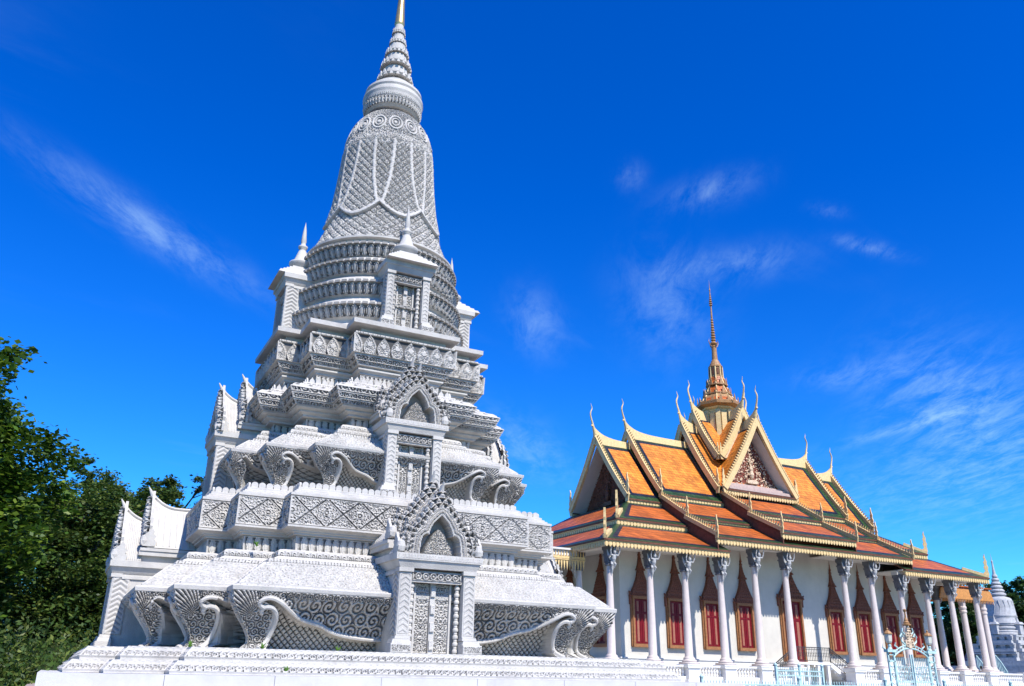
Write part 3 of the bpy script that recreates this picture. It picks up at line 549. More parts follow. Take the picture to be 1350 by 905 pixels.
# trilobed arch opening (half), relative to pediment base
half = [(.0, .62), (.06, .56), (.12, .50), (.17, .42), (.195, .34), (.20, .305), (.23, .315), (.27, .305), (.305, .27), (.325, .21), (.335, .12), (.345, .03), (.345, .0)]
OPEN = [(-x, z) for x, z in half[::-1]][:-1] + half
def outline(kx=1., kz=1.):
    h = [(.0, 1.13), (.035, 1.03), (.10, .98), (.13, .90), (.20, .86), (.22, .78), (.29, .75), (.31, .67), (.38, .63), (.40, .55), (.46, .51), (.47, .44), (.54, .47), (.57, .55), (.585, .44), (.64, .40), (.62, .33), (.68, .28), (.65, .20), (.70, .14), (.68, .0)]
    h = [(x * kx, z * kz) for x, z in h]; return [(-x, z) for x, z in h[::-1]][:-1] + h
OUT = outline()
def pediment_mesh(mb, y0, thick=.03, res=.0115):
    xs = np.arange(-.74, .7401, res); zs = np.arange(-.0, 1.16, res); X, Z = np.meshgrid(xs, zs, indexing='ij')
    ins = in_poly(X, Z, OUT); op = in_poly(X, Z, OPEN); d_op = sd_polycurve(X, Z, OPEN); d_out = sd_polycurve(X, Z, OUT)
    # arch bands outside the opening
    h = np.full(X.shape, .0); s_ = X + Z * .3
    phi = np.arctan2(Z - .18, X); flame = np.zeros(X.shape); Xa = np.abs(X); ph_ = np.arctan2(Z - .18, Xa)
    for q_, (d0, hh_, n_) in enumerate(((.125, .085, .08), (.20, .095, .09), (.285, .10, .10), (.375, .11, .11), (.475, .12, .12), (.585, .14, .13))):
        sfl = (pi / 2 - ph_) * (.30 + d0) + .5 * n_ * (q_ % 2) + n_ / 2; yy_ = (d_op - d0) / hh_; xx_ = np.abs(((sfl / n_) % 1) - .5) * 2; w_ = np.clip(1.02 - np.clip(yy_, 0, 1) ** 1.5, 0, 1)
        lf = sst(w_ - xx_, 0, .18) * (yy_ > 0) * (yy_ < 1) * (~op); flame = np.maximum(flame, lf * (.55 + .45 * sst(w_ - xx_, .35, .5)) * (.75 + .25 * np.cos(yy_ * 14)))
    flame = np.clip(flame + .25 * curls(Xa + 5, Z + 5, .07) * (flame > .2), 0, 1)
    h = .075 * flame + .02 * sst(d_out, 0, .03)
    band = (~op) & (d_op < .125); h = np.where(band, .075 + .02 * np.sin(np.clip(d_op / .125, 0, 1) * pi) - .03 * sst(-np.abs(d_op - .04), -.012, -.004) - .03 * sst(-np.abs(d_op - .095), -.012, -.004) + .014 * np.cos((X * 1.3 + Z) * 2 * pi / .035) * (np.abs(d_op - .067) < .022), h)
    # naga heads at the feet: raised lobed crests
    for sg in (-1, 1):
        cx_, cz_ = sg * .56, .17; r = np.hypot((X - cx_) / .8, (Z - cz_) / 1.35); a = np.arctan2(Z - cz_, (X - cx_) * sg)
        hd = np.sqrt(np.clip(1 - (r / .125) ** 2, 0, 1)) * .10 + .0; ey = sst(-np.hypot(X - cx_ - sg * .015, Z - cz_ - .03), -.026, -.014) * .06
        mth = sst(-np.hypot((X - cx_ - sg * .04) / 1.8, Z - cz_ + .06), -.02, -.01) * .05
        h = np.where(r < .125, np.maximum(h, hd) - ey - mth + .012 * np.cos(a * 9), h)
    att = sst(-flame, -.20, -.05) * (~band) * ins * (~op)
    # recess with a lotus in relief
    r = np.hypot(X * 1.25, (Z - .14)); lot = .08 * sst(-(r + .05 * np.cos(9 * np.arctan2(Z - .0, X))), -.27, -.12) * (.55 + .45 * curls(X + 3, Z + 3, .06)) + .03 * sst(-np.abs(Z - .035), -.03, -.01)
    cen = in_poly(X, Z, [(-.25, 0), (-.22, .12), (-.15, .22), (-.1, .33), (0, .42), (.1, .33), (.15, .22), (.22, .12), (.25, 0)])
    h = np.where(op, -.20 + np.where(cen, .15 + .05 * curls(np.abs(X) + 3.02, Z + 3, .085), 0), h); att = np.where(op & ~cen, .25, att)  # ground of the recess painted darker too, as if shaded
    keep = ins | op; kq = keep[:-1, :-1] & keep[1:, :-1] & keep[1:, 1:] & keep[:-1, 1:]
    mb.grid(np.stack([X, y0 + h, Z], -1)[:, :, :], att=att, mask=kq)
    # body behind
    A = np.array(OUT); k1 = mb._add(np.stack([A[:, 0], np.full(len(A), y0 + .005), A[:, 1]], -1)); k2 = mb._add(np.stack([A[:, 0], np.full(len(A), y0 - thick - .012), A[:, 1]], -1)); n = len(A); i = np.arange(n); j = (i + 1) % n
    mb.q.append(np.stack([k1 + j, k1 + i, k2 + i, k2 + j], -1)); mb.qm.append(np.zeros(n, int))
def frame_T(k, tx, ty, tz, flip=False):
    """place local (x, y_out, z) into porch frame whose outward direction is -y"""
    A = np.array([[k, 0, 0], [0, -k, 0], [0, 0, k]], float); return (A, np.array([tx, ty, tz], float))
def relief_panel(mb, x0, x1, z0, z1, yf, pat, dep, res=.011, c=None):
    nx = max(2, int((x1 - x0) / res)); nz = max(2, int((z1 - z0) / res)); X, Z = np.meshgrid(np.linspace(x0, x1, nx), np.linspace(z0, z1, nz), indexing='ij')
    h = pat(X + 9, Z + 9); e = np.minimum(np.minimum(X - x0, x1 - X), np.minimum(Z - z0, z1 - Z)); mk = sst(e, .008, .02)
    h = h * mk + (1 - mk) * .9; h = np.where(e < 1e-6, 0, h)
    mb.grid(np.stack([X, -(yf + dep * h), Z], -1), att=sst(-h, -.32, -.08) * mk)
def chev(X, Z, c=.09): return np.clip(.5 + .9 * np.cos(2 * pi * ((Z - 9) / c - np.abs((X - 9) % 10 - .54) * 9)), 0, 1)
def colon(mb, x, y, z0, z1, r):
    n = 10; dz = (z1 - z0) / n; pr = [(r * .6, z0)]
    for k in range(n):
        z = z0 + k * dz; pr += [(r * .62, z + dz * .1), (r * .98, z + dz * .28), (r * 1.05, z + dz * .45), (r * .98, z + dz * .62), (r * .62, z + dz * .8), (r * .75, z + dz * .88)]
    mb.lathe(pr + [(r * .6, z1)], c=(x, y, 0), n=14)
def make_porch(name_z0, z1, Wd, hw, iw, deep, gable=True, top=False):
    """returns Empty 'porch' at origin of stupa frame facing -y (front). z0..z1: pilaster height, Wd front, hw outer half width, iw inner half width, deep = W where it meets the wall"""
    z0 = name_z0; H = z1 - z0; k = H / 1.24; P = empty("porch", (0, 0, 0), parent=stupa)
    b = MB(); d_ = Wd - .16 * k
    # side bodies + head
    for sg in (-1, 1):
        b.box((sg * (iw + hw) / 2, -(deep + d_) / 2, (z0 + z1) / 2 + .03), (hw - iw - .02, d_ - deep, H + .06))
    b.box((0, -(deep + Wd - .28 * k) / 2, (z0 + z1) / 2), (2 * iw, Wd - .28 * k - deep, H)); b.build("porch_body", 'stone', P)
    for sg in (-1, 1):
        b = MB(); x0, x1 = sorted((sg * iw, sg * hw)); zb, zt = z0 + H * .20, z1 - .03 * k
        b.box(((x0 + x1) / 2, -(Wd - .09 * k), (zb + zt) / 2), (x1 - x0, .14 * k, zt - zb))
        relief_panel(b, x0 + .012, x1 - .012, zb + .02, zt - .05 * k, Wd - .022 * k, lambda X, Z, c_=(x0 + x1) / 2: np.clip(.5 + .9 * np.cos(2 * pi * ((Z - 9) / (.085 * k) + np.abs(X - 9 - c_) * 8 / k)), 0, 1), .011 * k)
        w = x1 - x0; xo = sg * (iw + w / 2 + .05 * k)
        b.box(((x0 + x1) / 2 + sg * .045 * k, -(Wd - .05 * k), z0 + H * .055), (w + .12 * k, .24 * k, H * .11))
        relief_panel(b, (x0 + x1) / 2 + sg * .045 * k - (w + .12 * k) / 2, (x0 + x1) / 2 + sg * .045 * k + (w + .12 * k) / 2, z0 + .005, z0 + H * .105, Wd + .072 * k, lambda X, Z: curls(X, Z, .06), .012)
        b.box(((x0 + x1) / 2 + sg * .035 * k, -(Wd - .06 * k), z0 + H * .135), (w + .10 * k, .22 * k, H * .05), taper=.86)
        b.box(((x0 + x1) / 2 + sg * .01 * k, -(Wd - .07 * k), z0 + H * .18), (w + .05 * k, .19 * k, H * .035), taper=.93)
        b.box(((x0 + x1) / 2, -(Wd - .08 * k), zt + .0 * k), (w + .04 * k, .18 * k, .06 * k)); b.build("pilaster", 'stone', P)
        b = MB(); colon(b, sg * (iw - .055 * k), -(Wd - .15 * k), z0, z1 - .2 * k, .042 * k); b.build("colonette", 'stone', P)
    # carved outer flanks of the pilasters
    for sg in (-1, 1):
        b = MB(); za, zb3 = z0 + H * .2, z1 - .05 * k; ny, nz = 16, int((zb3 - za) / .012); Yg, Zg = np.meshgrid(np.linspace(Wd - .30 * k, Wd - .03 * k, ny), np.linspace(za, zb3, nz), indexing='ij'); yc = Wd - .165 * k
        h = np.clip(.5 + .9 * np.cos(2 * pi * (Zg / (.085 * k) + np.abs(Yg - yc) * 8 / k)), 0, 1); e = np.minimum(np.minimum(Yg - (Wd - .30 * k), Wd - .03 * k - Yg), np.minimum(Zg - za, zb3 - Zg)); mk = sst(e, .012, .03); h = np.where(e < 1e-6, 0, h * mk + (1 - mk) * .9)
        G = np.stack([sg * (hw + .002 + .010 * k * h), -Yg, Zg], -1); b.grid(G if sg < 0 else G[::-1], att=sst(-h, -.2, -.02)[:: (1 if sg < 0 else -1)] * mk * .6); b.box((sg * (hw - .02), -(Wd + deep) / 2 + .12 * k, z1 - .06 * k), (.08, Wd - deep - .1, .05 * k)); b.build("pilaster_flank", 'stone', P)
    # door leaves and lintel
    b = MB(); yd = Wd - .27 * k; dw = iw - .14 * k
    for sg in (-1, 1):
        xa, xb = sorted((sg * .045 * k, sg * (dw - .01))); relief_panel(b, xa, xb, z0 + .01, z1 - .2 * k, yd + .004, lambda X, Z, m_=(xa + xb) / 2 + 9: np.maximum(curls(np.abs(X - m_) + 2.02, Z, .12 * k), .85 * curls(np.abs(X - m_) + 4.3, Z + 2, .07 * k)), .036 * k)
    b.box((-dw + .0, -(yd + .03 * k), (z0 + z1 - .2 * k) / 2), (.03 * k, .06 * k, H - .2 * k)); b.box((dw, -(yd + .03 * k), (z0 + z1 - .2 * k) / 2), (.03 * k, .06 * k, H - .2 * k))
    b.box((0, -(yd + .03 * k), (z0 + z1 - .2 * k) / 2), (.085 * k, .06 * k, H - .2 * k))
    for q in range(4):
        zz = z0 + (H - .2 * k) * (q + .5) / 4; b.box((0, -(yd + .065 * k), zz), (.07 * k, .05 * k, (H - .2 * k) / 4 * .5))
        relief_panel(b, -.03 * k, .03 * k, zz - .07 * k, zz + .07 * k, yd + .085 * k, lambda X, Z: curls(X, Z, .04), .012)
    b.build("door", 'stone', P)
    b = MB(); b.box((0, -(Wd - .13 * k), z1 - .115 * k), (2 * iw - .02, .10 * k, .17 * k))
    relief_panel(b, -iw + .02, iw - .02, z1 - .18 * k, z1 - .04 * k, Wd - .078 * k, lambda X, Z, zc=z1 - .11 * k: sst(np.hypot(((X - 9) / (.125 * k) % 1 - .5) * .125 * k, Z - 9 - zc), .03 * k, .045 * k) * sst(-np.hypot(((X - 9) / (.125 * k) % 1 - .5) * .125 * k, Z - 9 - zc), -.06 * k, -.052 * k) + sst(-np.hypot(((X - 9) / (.125 * k) % 1 - .5) * .125 * k, Z - 9 - zc), -.025 * k, -.012 * k), .03 * k); b.build("lintel", 'stone', P)
    # cornice
    b = MB(); zc = z1; hwc = hw + .09 * k
    def slab(za, zb_, ha, hb, Wa, Wb_):
        P0 = [(-ha, -Wa), (ha, -Wa), (ha, -deep), (-ha, -deep)]; P1 = [(-hb, -Wb_), (hb, -Wb_), (hb, -deep), (-hb, -deep)]
        b.grid(np.array([[(x, y, za) for x, y in P0], [(x, y, zb_) for x, y in P1]], float).transpose(1, 0, 2), cu=True)
    slab(zc, zc + .03 * k, hw + .0, hw + .02 * k, Wd - .0, Wd + .01); b.poly([(-hw, -Wd, zc), (-hw, -deep, zc), (hw, -deep, zc), (hw, -Wd, zc)])
    slab(zc + .03 * k, zc + .11 * k, hw + .02 * k, hw + .06 * k, Wd + .01, Wd + .04 * k); slab(zc + .11 * k, zc + .115 * k, hw + .06 * k, hwc, Wd + .04 * k, Wd + .06 * k); slab(zc + .115 * k, zc + .215 * k, hwc, hwc + .005, Wd + .06 * k, Wd + .062 * k)
    relief_panel(b, -hwc + .01, hwc - .01, zc + .125 * k, zc + .205 * k, Wd + .055 * k, lambda X, Z: ((X / .05 % 1) > .18) * .7 + .3 * curls(X, Z, .05), .012)
    b.poly([(-hwc, -Wd - .062 * k, zc + .215 * k), (hwc, -Wd - .062 * k, zc + .215 * k), (hwc, -deep, zc + .215 * k), (-hwc, -deep, zc + .215 * k)]); b.build("cornice", 'stone', P)
    zr = zc + .215 * k
    if not top:
        # two telescoping gable roofs, each with its carved pediment
        for q, (Wf, Wb_, zo, sc_) in enumerate(((Wd + .01, Wd - .42 * k, 0, 1.), (Wd - .42 * k, deep - .35 * k, .27 * k, 1.))):
            if q == 1:   # rear, higher cornice
                b = MB(); b.box((0, -(Wf + Wb_) / 2 - .03, zr + zo - .12 * k), (2 * hwc, Wf - Wb_ + .06, .085 * k)); b.box((0, -(Wf + Wb_) / 2, zr + zo - .06 * k), (2 * hwc + .04 * k, Wf - Wb_ + .1, .05 * k)); b.box((0, -(Wf + Wb_) / 2, zr + zo / 2 - .1 * k), (2 * hw, Wf - Wb_, zo)); b.build("cornice", 'stone', P)
            b = MB(); pediment_mesh(b, 0.0); V = b.v; b2 = MB(); b2.T = None
            b.v = [np.stack([a[:, 0] * k * sc_, -(a[:, 1] * k + Wf - .06 * k), a[:, 2] * k * sc_ + zr + zo - (.035 * k if q else 0)], -1) for a in V]; b.q = [x_[:, ::-1] for x_ in b.q]; b.build("pediment", 'stone', P)
            # roof: flanks concave, ridge sagging away from the tip
            ny, nx = 14, 12; yy = np.linspace(Wf - .07 * k, Wb_, ny); u = np.linspace(-1, 1, 2 * nx + 1); G = np.zeros((ny, 2 * nx + 1, 3))
            for a_, y in enumerate(yy):
                f_ = np.clip((Wf - y) / (.55 * k), 0, 1); ridge = zr + zo + (1.09 - .30 * (1 - (1 - f_) ** 2.2)) * k
                G[a_, :, 0] = u * hwc * .97; G[a_, :, 1] = -y; G[a_, :, 2] = zr + zo - .02 + (ridge - zr - zo) * (1 - np.abs(u)) ** .82
            b = MB(); b.grid(G.transpose(1, 0, 2)[::-1])
            b.poly([tuple(p) for p in G[-1]][::-1])
            for a_ in range(2 * nx + 1):
                if a_ % 2 == 0 and 2 < a_ < 2 * nx - 2 or True:
                    pass
            nr = 9
            for sg in (-1, 1):
                for r_ in range(nr):
                    y = Wf - .16 * k - (Wf - .16 * k - Wb_) * (r_ + .5) / nr; f_ = np.clip((Wf - y) / (.55 * k), 0, 1); hz = (1.09 - .30 * (1 - (1 - f_) ** 2.2)) * k; uu = np.linspace(.10, .98, 8)
                    b.tube([(sg * x_ * hwc * .97, -y, zr + zo - .015 + hz * (1 - x_) ** .82) for x_ in uu], .008 * k, 5)
            b.tube([(0, -y, zr + zo + (1.095 - .30 * (1 - (1 - np.clip((Wf - y) / (.55 * k), 0, 1)) ** 2.2)) * k) for y in yy], .028 * k, 6)
            b.tube([(0, -(Wf - .09 * k), zr + zo + .95 * k), (0, -(Wf - .03 * k), zr + zo + 1.06 * k), (0, -(Wf + .03 * k), zr + zo + 1.16 * k)], [.05 * k, .032 * k, .010 * k], 8); b.build("gable_roof", 'stone', P)
            # side naga crest standing at the corner
            for sg in (-1, 1):
                b = MB(); pts = [(a_ * .9, c_ * .62) for a_, c_ in [(-.10, 0), (-.12, .12), (-.07, .2), (-.11, .28), (-.05, .34), (-.06, .42), (0, .52), (.05, .40), (.10, .34), (.12, .22), (.17, .16), (.16, .06), (.12, 0)]]
                b.prism([(a_ * k, c_ * k) for a_, c_ in pts], (sg * (hwc - .05 * k), -(Wf - .09 * k), zr + zo), (0, -1, 0), (0, 0, 1), (sg, 0, 0), .04 * k)
                cyl = [(.0, .0), (.06, .02), (.075, .09), (.06, .17), (.0, .2)]; b.lathe([(r_ * k, z_ * k) for r_, z_ in cyl], c=(sg * (hwc - .07 * k), -(Wf + .0 * k), zr + zo), n=12); b.build("naga_head", 'stone', P)
    else:
        b = MB(); cy = -(Wd - .36); zz = zr; n_ = 5
        for q in range(n_):
            w_ = hwc * 2 * (1 - q * .15); b.box((0, cy, zz + .035), (w_, w_, .07), taper=.93); zz += .07
            b.box((0, cy, zz + .005), (w_ * .84, w_ * .84, .012))
        nn = 26
        b.build("stepped_roof", 'stone', P); zz = zr + n_ * .07
        b = MB(); b.lathe([(.16, zz), (.17, zz + .03), (.235, zz + .08), (.26, zz + .13), (.26, zz + .16), (.2, zz + .18), (.17, zz + .22), (.13, zz + .33), (.09, zz + .46), (.06, zz + .52), (.10, zz + .55), (.105, zz + .59), (.055, zz + .63), (.05, zz + .68), (.062, zz + .72), (.035, zz + 1.0), (.0, zz + 1.22)], c=(0, cy, 0), n=24); b.build("spirelet", 'stone', P, smooth=True)
    return P
low = make_porch(1.872, 3.12, 4.50, .64, .44, 3.3)
mid_ = make_porch(4.45, 5.66, 3.10, .52, .355, 2.25)
hi = make_porch(8.03, 9.28, 2.16, .46, .315, 1.5, top=True)
for p_ in (low, mid_, hi):
    for a in (-pi / 2, pi / 2): dup(p_, stupa, rz=a)
# weeds rooted in the joints
for i, (x, y, z) in enumerate(((-2.5, -4.05, 1.88), (-1.3, -3.75, 1.88), (-3.45, -3.7, 1.88), (-2.35, -5.0, 1.56), (-2.6, -3.2, 3.42), (-.62, -2.35, 6.6))):
    b = MB()
    for q in range(14):
        a = random.uniform(0, 2 * pi); r = random.uniform(.02, .07); h = random.uniform(.03, .11)
        b.quad((0, 0, 0), (.02 * cos(a + 1), .02 * sin(a + 1), h * .4), (r * cos(a), r * sin(a), h), (.02 * cos(a - 1), .02 * sin(a - 1), h * .5))
    w = b.build("weed", 'sprout', loc=(AX + x, AY + y, z)); tag(w, ["small green weed in the joint under the front lattice, nearest corner bracket", "small green weed at the foot of the carved lattice beside the lower porch", "small green weed at the foot of the second corner bracket", "tiny green weed on the lower scalloped step", "small green weed on the stone neck below the carved band", "small green weed beside the upper porch's stone crest"][i], "weed", "weeds growing in the stupa's joints")
#__REST__
# ================================================================== TEMPLE (local frame: x along, y depth, origin at the middle of the building)
TH = rad(1.2); tcx, tcy = 43.5, 47.72
temple = empty("temple", (tcx * cos(TH) - tcy * sin(TH), tcx * sin(TH) + tcy * cos(TH), 0), TH, label="long white temple with tiered orange tiled roofs, gilt gables and a central spire", cat="temple")
def tp(mb, name, m, par=None, smooth=False): return mb.build(name, m, par if par is not None else temple, smooth)
def P3(*a): return np.array(a, float)
# terrace
b = MB(); b.box((4, 0, .58), (46, 24.5, 1.16)); b.box((4, -12.3, .3), (46.4, .3, .6)); tp(b, "terrace", 'white')
YB = -7.72; CXS = [2.59, 5.15, 7.92, 10.58, 13.1, 15.85]
# walls
WX, WY = 13.5, 5.32
b = MB(); b.box((0, 0, 5.55), (2 * WX, 2 * WY, 8.7)); b.box((0, 0, 10.2), (17.2, 2 * WY, 1.0)); b.box((0, 0, 11.0), (6.4, 2 * WY, 1.0)); b.box((0, 0, 11.6), (20.2, 5.6, 2.4)); b.box((0, 0, 12.8), (6.2, 5.6, 2.2)); tp(b, "wall", 'wall')
b = MB()
for sy in (-1, 1):
    for x0, x1 in ((-WX - .12, -1.2), (1.2, WX + .12)): b.box(((x0 + x1) / 2, sy * (WY + .07), 2.35), (x1 - x0, .14, .5)); b.box(((x0 + x1) / 2, sy * (WY + .1), 2.63), (x1 - x0, .2, .08))
for sx in (-1, 1): b.box((sx * (WX + .07), 0, 2.35), (.14, 2 * WY, .5)); b.box((sx * (WX + .1), 0, 2.63), (.2, 2 * WY + .4, .08))
tp(b, "wall_plinth", 'white')
# columns: shaft, pedestal, capital and the winged bracket figure
def make_column(h_top=8.35):
    c = empty("column", parent=temple)
    b = MB(); b.box((0, 0, 1.40), (1.06, 1.0, .28)); b.box((0, 0, 1.82), (.78, .78, .6)); b.box((0, 0, 2.19), (1.0, .96, .12)); b.box((0, 0, 2.29), (1.08, 1.02, .08)); tp(b, "pedestal", 'white', c)
    b = MB(); b.box((0, 0, 2.38), (.84, .84, .1)); b.lathe([(.38, 2.43), (.42, 2.47), (.42, 2.53), (.34, 2.56), (.32, 2.60), (.34, 2.64), (.26, 2.69), (.235, 2.75), (.215, 4.8), (.165, 7.42), (.17, 7.5)], n=28); tp(b, "shaft", 'shaft', c, True)
    z = 7.5; b = MB(); b.lathe([(.225, z - .16), (.27, z - .14), (.27, z - .08), (.23, z - .05), (.24, z)], n=20); b.box((0, 0, z + .2), (.42, .42, .42), taper=1.12); b.box((0, 0, z + .44), (.54, .54, .07)); b.box((0, 0, z + .62), (.44, .44, .30), taper=1.15)
    for a in range(8): b.box((.21 * cos(a * pi / 4), .21 * sin(a * pi / 4), z + .22), (.1, .12, .34), rz=a * pi / 4, taper=.5)
    b.box((0, 0, h_top - .06 + (z - 7.5)), (.56, .56, h_top - 7.5 - .62)); tp(b, "capital", 'capital', c)
    # winged figure reaching up to carry the eave, on the outer (-y) side
    f = MB(); yo = -.26
    f.tube([(0, yo, z - .62), (0, yo - .02, z - .42), (0, yo - .03, z - .2), (0, yo - .10, z + .0), (0, yo - .17, z + .18), (0, yo - .22, z + .34), (0, yo - .25, z + .44)], [.015, .05, .07, .10, .13, .10, .05], 10)
    f.lathe([(0, z + .42), (.06, z + .44), (.085, z + .51), (.08, z + .58), (.05, z + .63), (.055, z + .66), (.03, z + .74), (0, z + .84)], c=(0, yo - .29, 0), n=12)
    for sg in (-1, 1):
        f.tube([(sg * .10, yo - .22, z + .36), (sg * .24, yo - .28, z + .36), (sg * .30, yo - .34, z + .56), (sg * .27, yo - .40, z + .80)], [.055, .045, .035, .03], 8)
        f.tube([(sg * .07, yo - .08, z + .02), (sg * .13, yo - .17, z - .12), (sg * .08, yo - .06, z - .32)], [.07, .055, .03], 8)
        f.prism([(0, 0), (.14, .10), (.27, .34), (.30, .62), (.20, .44), (.10, .32), (.02, .22)], (sg * .06, yo - .04, z + .05), (sg, 0, 0), (0, 0, 1), (0, -1, 0), .04)
    tp(f, "winged_figure", 'figure', c); return c
col0 = make_column()
def colcopy(x, y, rz=0., dz=0., first=[True]):
    if first[0]: first[0] = False; c = col0
    else: c = dup(col0, temple)
    c.location = (x, y, 0); c.rotation_euler = (0, 0, rz)
    if True:
        for ch in c.children:
            n = ch.name.split('.')[0]
            if n in ("capital", "winged_figure"): ch.location.z = dz
            if n == "shaft": q_ = dz / (7.5 - 2.43); ch.scale.z = 1 + q_; ch.location.z = -2.43 * q_
    return c
for sx in (-1, 1):
    for k, x in enumerate(CXS): colcopy(sx * x, YB, dz=.66 if k < 2 else 0)
for sx in (-1, 1):
    for k, x in enumerate(CXS): colcopy(sx * x, -YB, pi, dz=.66 if k < 2 else 0)
for sx in (-1, 1):
    for y in (-4.6, 4.6): colcopy(sx * 15.85, y, sx * pi / 2)
# beam over the columns and the gallery ceilings
b = MB()
for sy in (-1, 1):
    b.box((-12.0, sy * 7.72, 8.50), (8.9, .5, .26)); b.box((12.0, sy * 7.72, 8.50), (8.9, .5, .26))
    for sx in (-1, 1): b.box((sx * 5.4, sy * 7.72, 9.2), (5.9, .5, .26)); b.box((sx * 12.1, sy * 6.75, 8.66), (8.9, 3.2, .06)); b.box((sx * 5.4, sy * 6.75, 9.36), (6.2, 3.2, .06))
    b.box((0, sy * 6.75, 10.1), (6.4, 3.2, .06))
for sx in (-1, 1): b.box((sx * 15.1, 0, 8.64), (3.1, 16.2, .06)); b.box((sx * 15.85, 0, 8.50), (.5, 15.0, .26))
tp(b, "gallery_ceiling", 'wall')
# balustrade between the pedestals
def make_bal(L_):
    b = MB(); b.box((0, 0, 2.23), (L_, .30, .10)); b.box((0, 0, 1.63), (L_, .34, .12)); b.box((0, 0, 1.36), (L_, .42, .4)); n = int(L_ / .20)
    for k in range(n): b.lathe([(.05, 1.68), (.075, 1.74), (.045, 1.82), (.085, 1.95), (.045, 2.08), (.065, 2.14), (.05, 2.19)], c=(-L_ / 2 + (k + .5) * L_ / n, 0, 0), n=8)
    return b
xs = [-x for x in CXS[::-1]] + CXS
for x0, x1 in zip(xs[:-1], xs[1:]):
    if abs(x0 + x1) < .1: continue
    o = make_bal(x1 - x0 - .8).build("balustrade", 'white', temple); o.location = ((x0 + x1) / 2, YB, 0)
for k in range(3):
    o = make_bal(2.9).build("balustrade", 'white', temple); o.location = (18.1 + 3.3 * k, YB, 0)
    b = MB(); b.box((19.75 + 3.3 * k, YB, 1.75), (.40, .40, 1.1)); b.box((19.75 + 3.3 * k, YB, 2.33), (.5, .5, .08)); tp(b, "balustrade_post", 'white')
# windows
def make_window(w=1.36, z0=3.22, z1=6.07, tall=2.85, door=False):
    """faces -y, built on the plane y=0"""
    W_ = empty("door" if door else "window", parent=temple); hw = w / 2
    b = MB(); fw = .14
    for sg in (-1, 1): b.box((sg * (hw - fw / 2), -.10, (z0 + z1) / 2), (fw, .2, z1 - z0)); b.box((sg * (hw + .03 - fw / 2), -.06, (z0 + z1) / 2), (fw + .1, .12, z1 - z0 - .05))
    b.box((0, -.115, z1 - .07), (w + .02, .23, .2)); 
    if not door: b.box((0, -.115, z0 + .09), (w + .06, .23, .18))
    b.build("frame", 'frame', W_); fw = .15
    zi0, zi1 = (z0 + .18 if not door else z0), z1 - .17; iw = hw - fw
    if door:
        b = MB(); b.box((0, -.02, (zi0 + zi1) / 2), (2 * iw, .03, zi1 - zi0)); b.build("doorway", 'dark', W_)
    for sg in (-1, 1):
        sh = MB(); pn = MB()
        if door:
            xc = sg * iw * .62 if sg > 0 else -iw * .94
            iw0 = iw
            if sg < 0: sh.T = pn.T = (np.array([[.22, 0, 0], [-.9, 1, 0], [0, 0, 1.]]), P3(-iw * .72, -.95 * iw, 0))
        else: xc = sg * iw / 2
        H = zi1 - zi0
        sh.box((xc, -.035, (zi0 + zi1) / 2), (iw - .012, .05, H))
        for q, (a, c_) in enumerate(((.05, .66), (.72, .95))):
            sh.box((xc - iw * .36, -.07, zi0 + H * (a + c_) / 2), (.05, .03, H * (c_ - a))); sh.box((xc + iw * .36, -.07, zi0 + H * (a + c_) / 2), (.05, .03, H * (c_ - a)))
            pn.box((xc, -.07, zi0 + H * (a + c_) / 2), (iw * .28, .035, H * (c_ - a)))
        for a in (.02, .69, .97): sh.box((xc, -.07, zi0 + H * a), (iw - .03, .03, .06))
        s_ = sh.build("shutter", 'shutter', W_)
        for i_ in (0,): pn.build("shutter_panel", 'panel', W_)
    # stepped spire-shaped crown
    b = MB(); kx, kz = w / 1.36, tall / 2.85
    st = [(.86, 0, .10), (.78, .10, .28), (.67, .30, .46), (.56, .48, .64), (.47, .66, .80), (.39, .82, .96), (.33, .98, 1.12), (.28, 1.14, 1.28), (.24, 1.30, 1.44), (.31, 1.48, 1.56), (.23, 1.58, 1.72), (.17, 1.74, 1.88), (.13, 1.90, 2.04), (.10, 2.06, 2.2), (.07, 2.22, 2.34), (.09, 2.36, 2.42), (.05, 2.44, 2.55)]
    for hw_, a, c_ in st:
        for off, tk, sc in ((0, .24, 1.), ): b.box((0, -.12 * min(1, hw_ / .5 + .3), z1 + (a + c_) / 2 * kz), (2 * hw_ * kx, .24 * min(1, hw_ / .5 + .3), (c_ - a + .025) * kz), taper=.84)
        n = int(hw_ * 2 * kx / .15)
        for k in range(n):
            x = (k - (n - 1) / 2) * .15; b.box((x, -.25 * min(1, hw_ / .5 + .3), z1 + (a + .05) * kz), (.09, .05, .10 * kz), taper=.3)
    for sg in (-1, 1): b.prism([(0, -.05), (.10, .02), (.05, .10), (.10, .26), (.0, .16), (-.06, .02)], (sg * .80 * kx, -.2, z1 + .0), (sg, 0, 0), (0, 0, 1), (0, 1, 0), .12); b.box((sg * .78 * kx, -.08, z1 - .25), (.10, .14, .5))
    b.lathe([(.05, 0), (.09, .05), (.05, .12), (.035, .2), (.02, .45), (0, .75)], c=(0, -.08, z1 + 2.53 * kz), n=8); b.build("crown", 'crown', W_)
    return W_
win0 = make_window(); win0.location = (-4.02, -WY, 0)
for sx in (-1, 1):
    for x in (4.02, 6.72, 9.45, 12.05):
        if sx < 0 and x == 4.02: continue
        dup(win0, temple, (sx * x, -WY, 0), 0)
for sx in (-1, 1):
    for y in (-3.46, .05, 3.5): dup(win0, temple, (sx * WX, y, 0), sx * pi / 2)
door0 = make_window(1.85, 2.66, 6.55, 3.0, True); door0.location = (0, -WY, 0)
